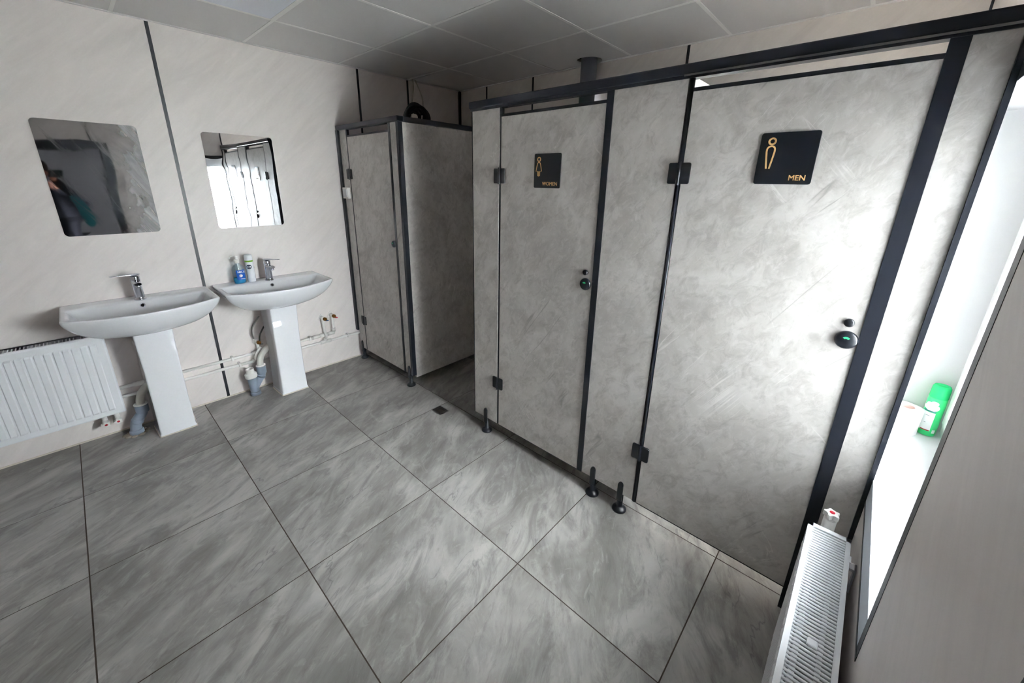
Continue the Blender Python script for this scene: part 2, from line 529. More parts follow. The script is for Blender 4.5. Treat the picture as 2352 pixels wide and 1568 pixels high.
for y in cys[1:-1]:
    obj('grid_bar', box(XL, W, y - 0.0085, y + 0.0085, H - 0.0005, H + 0.03), 'tbar', ceiling)
obj('edge_trim', box(XL, W, D - 0.016, D - 0.0, H - 0.004, H + 0.02), 'ceil', ceiling)
obj('edge_trim', box(W - 0.016, W, YW, D, H - 0.004, H + 0.02), 'tbar', ceiling)

led = thing('ceiling_light', (0.653, 2.322, H), 'flat square ceiling light panel, switched off, bluish white', 'ceiling light')
a, b, c, d = led_box
obj('diffuser', box(a + 0.012, b - 0.012, c + 0.012, d - 0.012, H - 0.002, H + 0.008), 'led', led)
bm = bmesh.new()
for q in ((a, b, c, c + 0.012), (a, b, d - 0.012, d), (a, a + 0.012, c + 0.012, d - 0.012), (b - 0.012, b, c + 0.012, d - 0.012)):
    bm_box(bm, q[0], q[1], q[2], q[3], H - 0.003, H + 0.009)
obj('frame', bm, 'tbar', led)

# wall with the basins
wall_back = struct('wall_back', box(XL - 0.12, W + 0.12, D + 0.010, D + 0.1, -0.05, H + 0.12), 'dark', 'pale streaked wall panels behind the two basins')
seams = [XL, -0.72, 0.4925, 1.707, 2.155, W]
for a, b in zip(seams, seams[1:]):
    obj('wall_panel', box(a + 0.004, b - 0.004, D, D + 0.010, 0.0, H + 0.05), 'wall_x', wall_back)
for s_ in seams[1:-1]:
    obj('joint_strip', box(s_ - 0.0085, s_ + 0.0085, D - 0.001, D + 0.004, 0.0, H + 0.05), 'black', wall_back)
struct('trim_1', box(W - 0.02, W - 0.001, D - 0.02, D - 0.001, 0.0, H), 'black', 'black corner profile in the far corner above the narrow cubicle')
struct('baseboard_back', box(XL, 1.50, D - 0.006, D - 0.0005, 0.0, 0.007), 'caulk', 'thin cream sealant line along the foot of the basin wall')

# wall behind the cubicles
wall_right = struct('wall_right', box(W + 0.010, W + 0.1, -0.5, D + 0.1, -0.05, H + 0.12), 'dark', 'pale wall panels behind the toilet cubicles')
seams = [YW, 1.054, 2.267, 2.799, D]
for a, b in zip(seams, seams[1:]):
    obj('wall_panel', box(W, W + 0.010, a + 0.004, b - 0.004, 0.0, H + 0.05), 'wall_y', wall_right)
for s_ in seams[:-1]:
    obj('joint_strip', box(W - 0.001, W + 0.004, max(s_ - 0.0085, YW), s_ + 0.0085, 0.0, H + 0.05), 'black', wall_right)

# window wall, with the window opening and the doorway
holes = [(WX0 - 0.0125, WX1 + 0.0125, WZ0 - 0.0205, WZ1 + 0.0125), (DX0, DX1, 0.0, DZ)]
bm = bmesh.new()
for q in area_cut(XL - 0.1, W + 0.1, -0.05, H + 0.12, [(WX0 - 0.0125, WX1 + 0.0125, WZ0 - 0.0205, WZ1 + 0.0125), (DX0, DX1, 0.0, DZ)]):
    bm_box(bm, q[0], q[1], YW - 0.215, YW - 0.010, q[2], q[3])
wall_front = struct('wall_front', bm, 'dark', 'grey panelled wall that holds the window and the doorway')
for a, b in ((XL, -0.91), (-0.91, 0.302), (0.302, 1.515), (1.515, W)):
    bm = bmesh.new()
    for q in area_cut(a + 0.004, b - 0.004, 0.0, H + 0.05, holes):
        bm_box(bm, q[0], q[1], YW - 0.010, YW, q[2], q[3])
    obj('wall_panel', bm, 'wall_x', wall_front)
for s_, z0_ in ((-0.91, 0), (0.302, DZ + 0.05), (1.515, WZ1 + 0.05)):
    obj('joint_strip', box(s_ - 0.0085, s_ + 0.0085, YW - 0.004, YW + 0.001, z0_, H + 0.05), 'black', wall_front)

wall_left = struct('wall_left', box(XL - 0.1, XL - 0.010, -0.5, D + 0.1, -0.05, H + 0.12), 'dark', 'pale wall panels outside the left edge of the picture')
for a, b in ((YW, 1.04), (1.04, 2.25), (2.25, D)):
    obj('wall_panel', box(XL - 0.010, XL, a + 0.004, b - 0.004, 0.0, H + 0.05), 'wall_y', wall_left)

# window: reveals, sill, frame and glass
YF = YW - 0.175
win = struct('window_1', box(WX0, WX1, YW - 0.215, YW + 0.0005, WZ0 - 0.02, WZ0, 0.0), 'pvcw', 'bright window in a white reveal with a white sill')
obj('jamb', box(WX1, WX1 + 0.012, YW - 0.215, YW - 0.001, WZ0 - 0.02, WZ1 + 0.012), 'pvcw', win)
obj('jamb', box(WX0 - 0.012, WX0, YW - 0.215, YW - 0.001, WZ0 - 0.02, WZ1 + 0.012), 'pvcw', win)
obj('soffit', box(WX0, WX1, YW - 0.215, YW - 0.001, WZ1, WZ1 + 0.012), 'pvcw', win)
bm = bmesh.new()
fw = 0.062
for q in ((WX0, WX1, WZ0, WZ0 + fw), (WX0, WX1, WZ1 - fw, WZ1), (WX0, WX0 + fw, WZ0 + fw, WZ1 - fw), (WX1 - fw, WX1, WZ0 + fw, WZ1 - fw)):
    bm_box(bm, q[0], q[1], YF - 0.06, YF, q[2], q[3])
obj('window_frame', bm, 'pvcw', win)
bm = bmesh.new(); e = fw; f2 = 0.045
for q in ((WX0 + e, WX1 - e, WZ0 + e, WZ0 + e + f2), (WX0 + e, WX1 - e, WZ1 - e - f2, WZ1 - e), (WX0 + e, WX0 + e + f2, WZ0 + e + f2, WZ1 - e - f2), (WX1 - e - f2, WX1 - e, WZ0 + e + f2, WZ1 - e - f2)):
    bm_box(bm, q[0], q[1], YF - 0.055, YF + 0.014, q[2], q[3])
obj('sash', bm, 'pvcw', win)
for yp in (YF - 0.042, YF - 0.022):
    obj('pane', box(WX0 + 0.1, WX1 - 0.1, yp, yp + 0.004, WZ0 + 0.1, WZ1 - 0.1), 'glass', win)
# dark angle trim around the opening; sill strip has its window sheen painted in
obj('trim_strip', box(WX0, 1.49, YW, YW + 0.001, WZ0 - 0.078, WZ0 + 0.0005), 'alu', win)
obj('trim_strip', box(WX0 - 0.030, 1.49, YW, YW + 0.0016, WZ0 - 0.090, WZ0 - 0.078), 'black', win)
obj('trim_strip', box(WX0, 1.49, YW, YW + 0.0008, WZ1 - 0.001, WZ1 + 0.04), 'black', win)
obj('trim_strip', box(WX0 - 0.030, WX0, YW, YW + 0.0008, WZ0 - 0.08, WZ1 + 0.03), 'black', win)

# doorway behind the photographer and the hall beyond it
bm = bmesh.new()
for q in ((DX0 - 0.05, DX0 + 0.004, 0, DZ + 0.05), (DX1 - 0.004, DX1 + 0.05, 0, DZ + 0.05), (DX0, DX1, DZ - 0.004, DZ + 0.05)):
    bm_box(bm, q[0], q[1], YW, YW + 0.006, q[2], q[3])
for q in ((DX0, DX0 + 0.02, 0, DZ), (DX1 - 0.02, DX1, 0, DZ), (DX0, DX1, DZ - 0.02, DZ)):
    bm_box(bm, q[0], q[1], YW - 0.215, YW, q[2], q[3])
door = struct('door_1', bm, 'black', 'black framed doorway behind the photographer')
bm = bmesh.new()
hx0, hx1, hy0, hy1 = -1.3, 1.0, -1.8, YW - 0.216
for q in ((hx0, hx1, hy0 - 0.05, hy0, 0, 2.3), (hx0 - 0.05, hx0, hy0, hy1, 0, 2.3), (hx1, hx1 + 0.05, hy0, hy1 - 0.1, 0, 2.3), (hx0, hx1, hy0, hy1, 2.3, 2.35)):
    bm_box(bm, *q)
struct('wall_hall', bm, 'hall', 'plain grey walls of the dim hall beyond the doorway')
struct('ground', box(-14, 18, -30, -2.6, -0.75, -0.7), 'ground', 'pale open ground outside the window')

# ================================================================== CUBICLES
def door_lock(y, z, door_o, with_small=True, r=0.0275):
    bm = lathe([(r, 0), (r, 0.006), (r * 0.86, 0.011), (r * 0.5, 0.014), (0, 0.015)], (FX, y, z), (-1, 0, 0), 28)
    if with_small:
        add_lathe(bm, [(0.0125, 0), (0.0125, 0.007), (0.009, 0.010), (0, 0.0105)], (FX, y + 0.004, z + 0.053), (-1, 0, 0), 20)
    lk = obj('lock', bm, 'blackp', door_o)
    # little window that shows green
    pts = [(0.011 * math.cos(t), 0.011 * math.sin(t) + 0.001) for t in [math.radians(40 + 10 * k) for k in range(11)]]
    pts += [(0.005 * math.cos(t), 0.005 * math.sin(t) + 0.001) for t in [math.radians(140 - 20 * k) for k in range(6)]]
    obj('lock_indicator', prism(pts, (FX - 0.0128, y, z), (0, -1, 0), (0, 0, 1), (-1, 0, 0), 0.002), 'indicator', door_o)
    return lk

def hinge(y, z, door_o):
    """two square leaves with a barrel between them, on the joint at y"""
    bm = prism(rrect(0.034, 0.072, 0.006, 3, 0.021, 0), (FX, y, z), (0, 1, 0), (0, 0, 1), (-1, 0, 0), 0.007, 0.0015)
    b2 = prism(rrect(0.034, 0.072, 0.006, 3, -0.021, 0), (FX, y, z), (0, 1, 0), (0, 0, 1), (-1, 0, 0), 0.007, 0.0015)
    me = bpy.data.meshes.new('t'); b2.to_mesh(me); bm.from_mesh(me); b2.free(); bpy.data.meshes.remove(me)
    add_lathe(bm, [(0.0055, -0.040), (0.0065, -0.038), (0.0065, 0.038), (0.0055, 0.040)], (FX - 0.007, y, z), (0, 0, 1), 14)
    return obj('hinge', bm, 'blackp', door_o)

def foot(y, root):
    bm = lathe([(0.034, 0.0), (0.034, 0.006), (0.029, 0.014), (0.018, 0.020), (0.0135, 0.024), (0.0135, 0.094), (0.0, 0.094)], (FX + 0.009, y, 0.0), (0, 0, 1), 28)
    # tongue that clips over the panel edge, rounded at the top
    poly = [(-0.013, 0.06), (0.013, 0.06)] + [(0.013 * math.cos(math.radians(15 * k)), 0.148 + 0.018 * math.sin(math.radians(15 * k))) for k in range(13)]
    b2 = prism(poly, (FX, y, 0), (0, 1, 0), (0, 0, 1), (-1, 0, 0), 0.008, 0.002)
    me = bpy.data.meshes.new('t'); b2.to_mesh(me); bm.from_mesh(me); b2.free(); bpy.data.meshes.remove(me)
    return obj('foot', bm, 'blackp', root)

PB, PT, DT = 0.098, 1.866, 1.822     # panel bottom, panel top, door top
TH = 0.024

def front_panel(y0, y1, root):
    return obj('panel', box(FX, FX + TH, y0, y1, PB, PT, 0.0008, 1), 'stone', root)

def front_door(y0, y1, root):
    """y0 < y1; hinges at the y1 side"""
    d = obj('door', box(FX, FX + TH, y0, y1, PB, DT - 0.010, 0.0008, 1), 'stone', root)
    obj('door_edging', box(FX + 0.0005, FX + TH + 0.001, y0, y1, DT - 0.010, DT + 0.002), 'black', d)
    obj('door_edging', box(FX + 0.0005, FX + TH + 0.001, y0, y1, PB - 0.005, PB + 0.0005), 'black', d)
    return d

def head_rail(bm, y0, y1):
    # hollow rail: rounded top box with a lip under it
    bm_box(bm, FX - 0.012, FX + TH + 0.012, y0, y1, PT - 0.004, PT + 0.030)

cub = thing('toilet_cubicle', (FX, 0.75, 0.0), 'long grey stone-look double toilet cubicle with two signed doors', 'toilet cubicle')
front_panel(1.447, 1.640, cub)
front_panel(0.562, 0.838, cub)
front_panel(YW + 0.012, -0.074, cub)
dw = front_door(0.866, 1.433, cub)
dm = front_door(-0.038, 0.543, cub)
# black upright profiles in the joints
obj('upright', box(FX + 0.002, FX + 0.020, 1.433, 1.447, PB, PT), 'black', cub)
obj('upright', box(FX - 0.004, FX + 0.028, 0.838, 0.866, PB, PT), 'black', cub)
obj('upright', tube([(FX + 0.006, 0.5525, PB - 0.002), (FX + 0.006, 0.5525, PT)], 0.0092, 14), 'black', cub)
obj('upright', box(FX - 0.004, FX + 0.030, -0.074, -0.038, 0.0, PT), 'black', cub)
obj('upright', box(FX - 0.010, FX + 0.026, YW, YW + 0.012, 0.0, PT), 'black', cub)
obj('upright', box(FX - 0.0015, FX + 0.026, 1.640, 1.644, PB, PT), 'black', cub)
bm = box(FX - 0.014, FX + TH + 0.012, YW, 1.655, PT - 0.002, PT + 0.031, 0.005, 3)
bm_box(bm, FX - 0.006, FX + TH + 0.004, YW, 1.650, PT - 0.013, PT - 0.001)
obj('head_rail', bm, 'black', cub)
obj('rail_lip', box(FX - 0.0165, FX - 0.012, YW, 0.575, PT - 0.007, PT - 0.002), 'steel', cub)
for y in (1.541, 0.772, 0.622): foot(y, cub)
# partitions inside
obj('side_panel', box(FX + TH, W - 0.002, 1.612, 1.636, PB, PT - 0.002), 'stone', cub)
obj('partition', box(FX + TH, W - 0.002, 0.556, 0.580, PB, PT - 0.002), 'stone', cub)
obj('partition_plinth', box(FX + 0.145, W - 0.002, 0.560, 0.576, 0.0, PB), 'black', cub)  # unseen strip added to keep window light from leaking under the partition
for y in (1.440, 0.5525):
    pass
hinge(1.4405, 1.541, dw); hinge(1.4405, 0.377, dw)
hinge(0.5525, 1.551, dm); hinge(0.5525, 0.368, dm)
door_lock(0.899, 1.080, dw)
door_lock(-0.011, 1.076, dm)

cubl = thing('toilet_cubicle', (FX, 2.75, 0.0), 'narrow grey single toilet cubicle in the far corner beside the basins', 'toilet cubicle')
SY = 2.330
front_panel(3.035, D - 0.034, cubl)
front_panel(SY + 0.022, 2.425, cubl)
dl = front_door(2.447, 3.018, cubl)
obj('upright', box(FX + 0.002, FX + 0.020, 3.018, 3.035, PB, PT), 'black', cubl)
obj('upright', box(FX - 0.003, FX + 0.026, 2.425, 2.447, PB, PT), 'black', cubl)
obj('upright', box(FX - 0.004, FX + 0.028, SY - 0.004, SY + 0.022, PB, PT), 'black', cubl)
obj('upright', box(FX - 0.016, FX + 0.018, D - 0.034, D - 0.002, 0.255, PT), 'black', cubl)
obj('side_panel', box(FX + 0.028, W - 0.002, SY, SY + TH, 0.075, PT - 0.001), 'stone', cubl)
obj('head_rail', box(FX - 0.014, FX + TH + 0.012, SY - 0.012, D - 0.001, PT - 0.002, PT + 0.031, 0.005, 3), 'black', cubl)
obj('head_rail', box(FX + TH + 0.010, W - 0.002, SY - 0.012, SY + TH + 0.012, PT - 0.002, PT + 0.031, 0.005, 3), 'black', cubl)
foot(3.095, cubl); foot(2.378, cubl)
hinge(3.0265, 1.551, dl); hinge(3.0265, 0.370, dl)
door_lock(2.470, 1.081, dl, False, 0.0235)

# light switch on the narrow cubicle
sw = thing('light_switch', (FX, 3.088, 1.41), 'small white light switch on the narrow cubicle front', 'light switch')
obj('plate', box(FX - 0.024, FX - 0.001, 3.044, 3.126, 1.370, 1.452, 0.003), 'pvc', sw)
obj('rocker', box(FX - 0.028, FX - 0.023, 3.055, 3.115, 1.381, 1.441, 0.002), 'white', sw)

# ================================================================== SIGNS
EU, EV, EN = (0, -1, 0), (0, 0, 1), (-1, 0, 0)
def outline(name, loop, w, origin, parent, closed):
    """ribbon of width w along a 2-D path on the sign"""
    P = [Vector((p[0], p[1])) for p in loop]; n = len(P); L, Rr = [], []
    for i in range(n):
        a = P[(i - 1) % n] if closed or i > 0 else P[i]
        b = P[(i + 1) % n] if closed or i < n - 1 else P[i]
        t = (b - a).normalized(); nn = Vector((-t.y, t.x))
        L.append(P[i] + nn * w / 2); Rr.append(P[i] - nn * w / 2)
    o, eu, ev, en = Vector(origin), Vector(EU), Vector(EV), Vector(EN)
    bm = bmesh.new()
    mk = lambda p, k: bm.verts.new(o + eu * p.x + ev * p.y + en * k)
    A = [mk(p, 0) for p in L]; B = [mk(p, 0) for p in Rr]; A2 = [mk(p, 0.0006) for p in L]; B2 = [mk(p, 0.0006) for p in Rr]
    for i in range(n if closed else n - 1):
        j = (i + 1) % n
        bm.faces.new((A2[i], A2[j], B2[j], B2[i])); bm.faces.new((A[i], A[j], A2[j], A2[i])); bm.faces.new((B[i], B[j], B2[j], B2[i]))
    return bm

def sign(yc, zc, woman, label):
    s = thing('door_sign', (FX, yc, zc), label, 'sign')
    obj('plate', prism(rrect(0.149, 0.149, 0.007, 4), (FX - 0.0012, yc, zc), EU, EV, EN, 0.004, 0.0012), 'blackp', s)
    org = (FX - 0.0053, yc, zc)
    hx = -0.047 if woman else -0.043
    head = [(hx + 0.0085 * math.cos(2 * PI * k / 24), 0.050 + 0.0085 * math.sin(2 * PI * k / 24)) for k in range(24)]
    bm = outline('h', head, 0.005, org, s, True)
    if woman:
        body = [(hx - 0.0055, -0.022), (hx - 0.006, -0.002), (hx - 0.016, -0.002), (hx - 0.0095, 0.028), (hx - 0.006, 0.035), (hx, 0.0375),
                (hx + 0.006, 0.035), (hx + 0.0095, 0.028), (hx + 0.016, -0.002), (hx + 0.006, -0.002), (hx + 0.0055, -0.022)]
        bm = join_bm(bm, outline('b', body, 0.0038, org, s, False))
        bm = join_bm(bm, outline('b', [(hx - 0.0005, -0.002), (hx - 0.0005, -0.024)], 0.0036, org, s, False))
    else:
        body = [(hx - 0.004, -0.029), (hx - 0.0085, 0.004), (hx - 0.0105, 0.020)]
        body += [(hx - 0.0105 * math.cos(math.radians(20 * k)), 0.026 + 0.0105 * math.sin(math.radians(20 * k))) for k in range(10)]
        body += [(hx + 0.0105, 0.020), (hx + 0.0085, 0.004), (hx + 0.004, -0.029)]
        bm = join_bm(bm, outline('b', body, 0.0046, org, s, False))
    obj('figure', bm, 'gold', s)
    lettering('lettering', 'WOMEN' if woman else 'MEN', 0.0215, (FX - 0.0053, yc - 0.060, zc - 0.063), EU, EV, EN, 'gold', s, align='RIGHT', bold=0.0007)
    return s
sign(1.141, 1.563, True, 'black square door sign with gold woman figure reading WOMEN')
sign(0.240, 1.593, False, 'black square door sign with gold man figure reading MEN')

# ================================================================== MIRRORS
def mirror(x0, x1, z0, z1, mat, label):
    o = obj('wall_mirror', prism(rrect(x1 - x0, z1 - z0, 0.02, 5), ((x0 + x1) / 2, D - 0.0005, (z0 + z1) / 2), (1, 0, 0), (0, 0, 1), (0, -1, 0), 0.004), mat)
    return tag(o, label, 'mirror', 'mirrors above the basins')
mirror(-0.050, 0.344, 1.194, 1.777, 'mirror_a', 'left frameless wall mirror reflecting the photographer')
mirror(0.637, 1.032, 1.191, 1.777, 'mirror_b', 'right frameless wall mirror reflecting the window and cubicle doors')

# ================================================================== BASINS
def ray_outline(poly, c, n):
    out = []
    m_ = len(poly)
    for k in range(n):
        t = 2 * PI * k / n; dx, dy = math.cos(t), math.sin(t); best = 0
        for i in range(m_):
            x1, y1 = poly[i][0] - c[0], poly[i][1] - c[1]; x2, y2 = poly[(i + 1) % m_][0] - c[0], poly[(i + 1) % m_][1] - c[1]
            ex, ey = x2 - x1, y2 - y1
            den = dx * ey - dy * ex
            if abs(den) < 1e-12: continue
            s = (x1 * ey - y1 * ex) / den; u = (x1 * dy - y1 * dx) / den
            if s > 0 and -1e-9 <= u <= 1 + 1e-9: best = max(best, s)
        out.append((c[0] + dx * best, c[1] + dy * best))
    return out

def basin_outline(hw, v0, side, sag, r=0.02):
    """back edge at v0, straight sides to v=side, bowed front"""
    P = [(-hw + 0.004, v0), (hw - 0.004, v0), (hw, v0 + 0.01)]
    R_ = (hw * hw + sag * sag) / (2 * sag)
    a0 = math.asin(hw / R_)
    front = [(R_ * math.sin(a0 - 2 * a0 * k / 40), side + sag - R_ + R_ * math.cos(a0 - 2 * a0 * k / 40)) for k in range(41)]
    P += [(hw, side - r)] + front[1:-1] + [(-hw, side - r), (-hw, v0 + 0.01)]
    return P

def make_basin(xc, label, lever_dir):
    ZR = 0.826
    root = thing('pedestal_basin', (xc, D - 0.2, 0.0), label, 'wash basin', 'pedestal wash basins')
    n = 120; c = (0.0, 0.215)
    outer = ray_outline(basin_outline(0.326, 0.0, 0.365, 0.105, 0.006), c, n)
    rim_in = ray_outline(basin_outline(0.317, 0.010, 0.357, 0.104, 0.006), c, n)
    bowl = ray_outline(basin_outline(0.300, 0.125, 0.347, 0.100, 0.05), c, n)
    P3 = lambda p, z: Vector((xc + p[0], D - 0.002 - p[1], z))
    lerp = lambda p, f, cc=c: (cc[0] + (p[0] - cc[0]) * f, cc[1] + (p[1] - cc[1]) * f)
    rings = []
    # under-side, from the foot of the bowl up to the rim
    cb = (0.0, 0.185)
    for k in range(0, 15):
        r = 0.26 + (1.0 - 0.26) * (1 - (1 - k / 14) ** 1.7)
        z = ZR - 0.008 - 0.154 * max(0.0, 1 - ((r - 0.26) / 0.74) ** 2.2) ** 0.72 - (0 if r > .3 else 0)
        rings.append([P3((max(-9, cb[0] + (p[0] - cb[0]) * r), max(0.0015, cb[1] + (p[1] - cb[1]) * r)), z) for p in outer])
    rings.append([P3(p, ZR - 0.004) for p in outer])
    rings.append([P3(lerp(p, 0.994), ZR) for p in outer])
    rings.append([P3(p, ZR) for p in rim_in])
    rings.append([P3(p, ZR - 0.002) for p in [((a[0] + b[0]) / 2, (a[1] + b[1]) / 2) for a, b in zip(rim_in, bowl)]])
    rings.append([P3(p, ZR - 0.005) for p in bowl])
    cc = (0.0, 0.25)
    for r, dz in ((0.975, 0.012), (0.95, 0.024), (0.9, 0.046), (0.83, 0.066), (0.72, 0.085), (0.55, 0.1), (0.35, 0.108), (0.12, 0.112)):
        rings.append([P3(lerp(p, r, cc), ZR - 0.005 - dz) for p in bowl])
    obj('bowl', loft(rings), 'ceramic', root)
    # pedestal column
    def sec(hwf, hwb, v0, v1, z, rr=0.008):
        pts = []
        for sx, vy, a0 in ((1, v1, 0), (-1, v1, 90)):
            hwx = hwf
            for k in range(6):
                a = math.radians(a0 + 18 * k)
                pts.append((sx * (hwx - rr) + rr * math.cos(a), vy - rr + rr * math.sin(a)))
        pts += [(-hwb, v0), (hwb, v0)]
        return [Vector((xc + p[0], D - p[1], z)) for p in pts]
    obj('pedestal', loft([sec(0.090, 0.097, 0.085, 0.264, 0.0), sec(0.090, 0.097, 0.085, 0.264, 0.012), sec(0.086, 0.094, 0.085, 0.262, 0.02),
                          sec(0.083, 0.088, 0.085, 0.262, 0.20), sec(0.083, 0.088, 0.085, 0.270, 0.45), sec(0.086, 0.090, 0.085, 0.288, 0.70)]), 'ceramic', root)
    bpy.context.view_layer.update()
    bm = bmesh.new()
    ring = sec(0.094, 0.101, 0.083, 0.268, 0.0); ring2 = sec(0.0905, 0.0975, 0.085, 0.2645, 0.006)
    obj('sealant', loft([ring, ring2]), 'caulk', root)
    # overflow ring on the back of the bowl
    bm = bmesh.new()
    o0 = Vector((xc - 0.004, D - 0.1395, ZR - 0.030)); ax = Vector((0, -0.93, 0.36)).normalized()
    add_lathe(bm, [(0.0125, -0.004), (0.0125, 0.002), (0.011, 0.0035), (0.0085, 0.003), (0.0075, -0.002)], o0, ax, 24, False)
    obj('overflow_ring', bm, 'chrome', root)
    obj('overflow_hole', lathe([(0.0085, -0.004), (0.0085, -0.0005)], o0, ax, 20), 'dark', root)
    # tap
    tx, ty = xc - 0.004, D - 0.098
    bm = lathe([(0.027, 0.0), (0.027, 0.006), (0.0235, 0.010), (0.0225, 0.02), (0.0215, 0.112), (0.0225, 0.116), (0.0225, 0.138), (0.021, 0.142), (0.0, 0.142)], (tx, ty, ZR - 0.004), (0, -0.04, 1), 28)
    # spout: flat tapered nose
    sp = []
    for k in range(7):
        t = k / 6
        w_, h_ = 0.019 - 0.003 * t, 0.013 - 0.005 * t
        yy, zz = ty - 0.012 - 0.098 * t, ZR + 0.100 + 0.010 * math.sin(t * 1.6) - 0.004 * t
        sp.append([Vector((tx + w_ * math.cos(2 * PI * i / 16), yy, zz + h_ * math.sin(2 * PI * i / 16))) for i in range(16)])
    join_bm(bm, loft(sp))
    add_lathe(bm, [(0.0115, 0.0), (0.0115, 0.012)], (tx, ty - 0.098, ZR + 0.086), (0, 0, 1), 18)
    tap = obj('tap', bm, 'chrome', root)
    ld = Vector((math.cos(lever_dir), math.sin(lever_dir), 0.05)).normalized(); sd = Vector((-ld.y, ld.x, 0)).normalized()
    base = Vector((tx, ty - 0.005, ZR + 0.146)); lv = []
    for k, (t, w_, h_) in enumerate(((-0.022, 0.012, 0.005), (-0.012, 0.021, 0.007), (0.012, 0.022, 0.007), (0.04, 0.016, 0.004), (0.075, 0.012, 0.003), (0.105, 0.011, 0.0025))):
        cc_ = base + ld * t
        lv.append([cc_ + sd * (w_ * math.cos(2 * PI * i / 16)) + Vector((0, 0, 1)) * (h_ * math.sin(2 * PI * i / 16)) for i in range(16)])
    obj('lever', loft(lv), 'chrome', tap)
    return root
make_basin(0.172, 'left white pedestal basin with chrome tap, beside the wall radiator', math.radians(196))
make_basin(0.855, 'right white pedestal basin with soap bottle on its edge', math.radians(-62))

# ================================================================== PIPEWORK ON THE BASIN WALL
PY = D - 0.028
def run(z, x0, x1): return [(x0, PY, z), (x1, PY, z)]
def clip(x, z, parent):
    bm = box(x - 0.007, x + 0.007, D - 0.044, D - 0.001, z - 0.014, z + 0.016, 0.003)
    return obj('pipe_clip', bm, 'pvc', parent)
def elbow_socket(bm, p, axis, r=0.0155, l=0.032):
    add_lathe(bm, [(r, 0), (r, l)], Vector(p) - Vector(axis) * l / 2, axis, 16)
def stop_valve(x, z, mat_handle, parent):
    """wall plate elbow with a brass outlet and a small lever"""
    bm = prism([(0.030 * math.cos(t) * (1 if k % 2 else 0.72), 0.030 * math.sin(t) * (1 if k % 2 else 0.72)) for k, t in enumerate([2 * PI * k / 6 + 0.5 for k in range(6)])], (x, D - 0.0005, z), (1, 0, 0), (0, 0, 1), (0, -1, 0), 0.005)
    add_lathe(bm, [(0.016, 0), (0.0155, 0.042)], (x, D - 0.004, z), (0, -1, 0), 18)
    v = obj('stop_valve', bm, 'pvc', parent)
    bm = lathe([(0.011, 0), (0.011, 0.008), (0.0145, 0.009), (0.0145, 0.022), (0.010, 0.023), (0.010, 0.034), (0.0, 0.034)], (x + 0.002, D - 0.044, z), (0.1, -1, 0), 8)
    obj('valve_nut', bm, 'brass', v)
    bm = prism(rrect(0.024, 0.008, 0.0035, 3), (x + 0.014, D - 0.074, z - 0.012), (0.95, -0.3, -0.05), (0, 0, 1), (0.3, 0.95, 0), 0.004)
    obj('valve_handle', bm, mat_handle, v)
    return v

up = thing('water_pipe', (0.55, PY, 0.288), 'upper white water pipe clipped along the wall with stop valves', 'water pipe')
bm = tube(run(0.288, -0.05, 1.262), 0.0105, 14)
add_tube(bm, bez([(1.262, PY, 0.288), (1.276, PY, 0.291), (1.280, PY, 0.305)], 5), 0.0135, 14)
add_tube(bm, [(1.280, PY, 0.300), (1.280, PY, 0.425)], 0.0105, 14)
for x, ax in ((0.70, (1, 0, 0)), (1.13, (1, 0, 0)), (1.19, (1, 0, 0)), (1.255, (1, 0, 0)), (0.06, (1, 0, 0))): elbow_socket(bm, (x, PY, 0.288), ax, 0.0145, 0.05)
add_tube(bm, [(0.722, PY, 0.288), (0.722, PY, 0.362)], 0.0105, 14)
elbow_socket(bm, (1.280, PY, 0.315), (0, 0, 1), 0.0145, 0.03)
obj('pipe', bm, 'pvc', up)
for x in (0.555, 1.085): clip(x, 0.288, up)
stop_valve(0.722, 0.372, 'steel', up)
stop_valve(1.280, 0.440, 'red', up)

lo = thing('water_pipe', (0.7, PY, 0.230), 'lower white water pipe running into the narrow cubicle', 'water pipe')
bm = tube([(-0.05, PY, 0.229), (0.70, PY, 0.229)], 0.0105, 14)
add_tube(bm, [(0.70, PY, 0.229), (1.62, PY, 0.231)], 0.0105, 14)
elbow_socket(bm, (0.685, PY, 0.229), (1, 0, 0), 0.0145, 0.03)
elbow_socket(bm, (1.205, PY, 0.230), (1, 0, 0), 0.015, 0.085)
elbow_socket(bm, (1.205, PY, 0.246), (0, 0, 1), 0.0145, 0.03)
# riser passes in front of the upper pipe
add_tube(bm, bez([(1.205, PY, 0.250), (1.205, PY - 0.024, 0.288), (1.205, PY, 0.325), (1.205, PY, 0.418)], 6), 0.0105, 14)
add_tube(bm, bez([(0.695, PY, 0.232), (0.700, PY - 0.026, 0.288), (0.735, PY - 0.020, 0.330)], 6), 0.0105, 12)
obj('pipe', bm, 'pvc', lo)
for x in (0.590, 1.395): clip(x, 0.230, lo)
stop_valve(1.205, 0.432, 'bluecap', lo)

# flexible hose from the valve up to the right tap
hs = obj('tap_hose', tube(bez([(0.730, D - 0.060, 0.378), (0.735, D - 0.075, 0.430), (0.760, D - 0.085, 0.480), (0.80, D - 0.07, 0.530), (0.83, D - 0.05, 0.60)], 8), 0.0055, 10), 'rubber')
tag(hs, 'thin black flexible hose rising behind the right pedestal', 'hose')
hs2 = obj('tap_hose', tube(bez([(0.708, D - 0.022, 0.395), (0.700, D - 0.03, 0.440), (0.712, D - 0.03, 0.49), (0.760, D - 0.04, 0.56)], 8), 0.0055, 10), 'steel')
tag(hs2, 'thin steel flexible hose rising behind the right pedestal', 'hose')

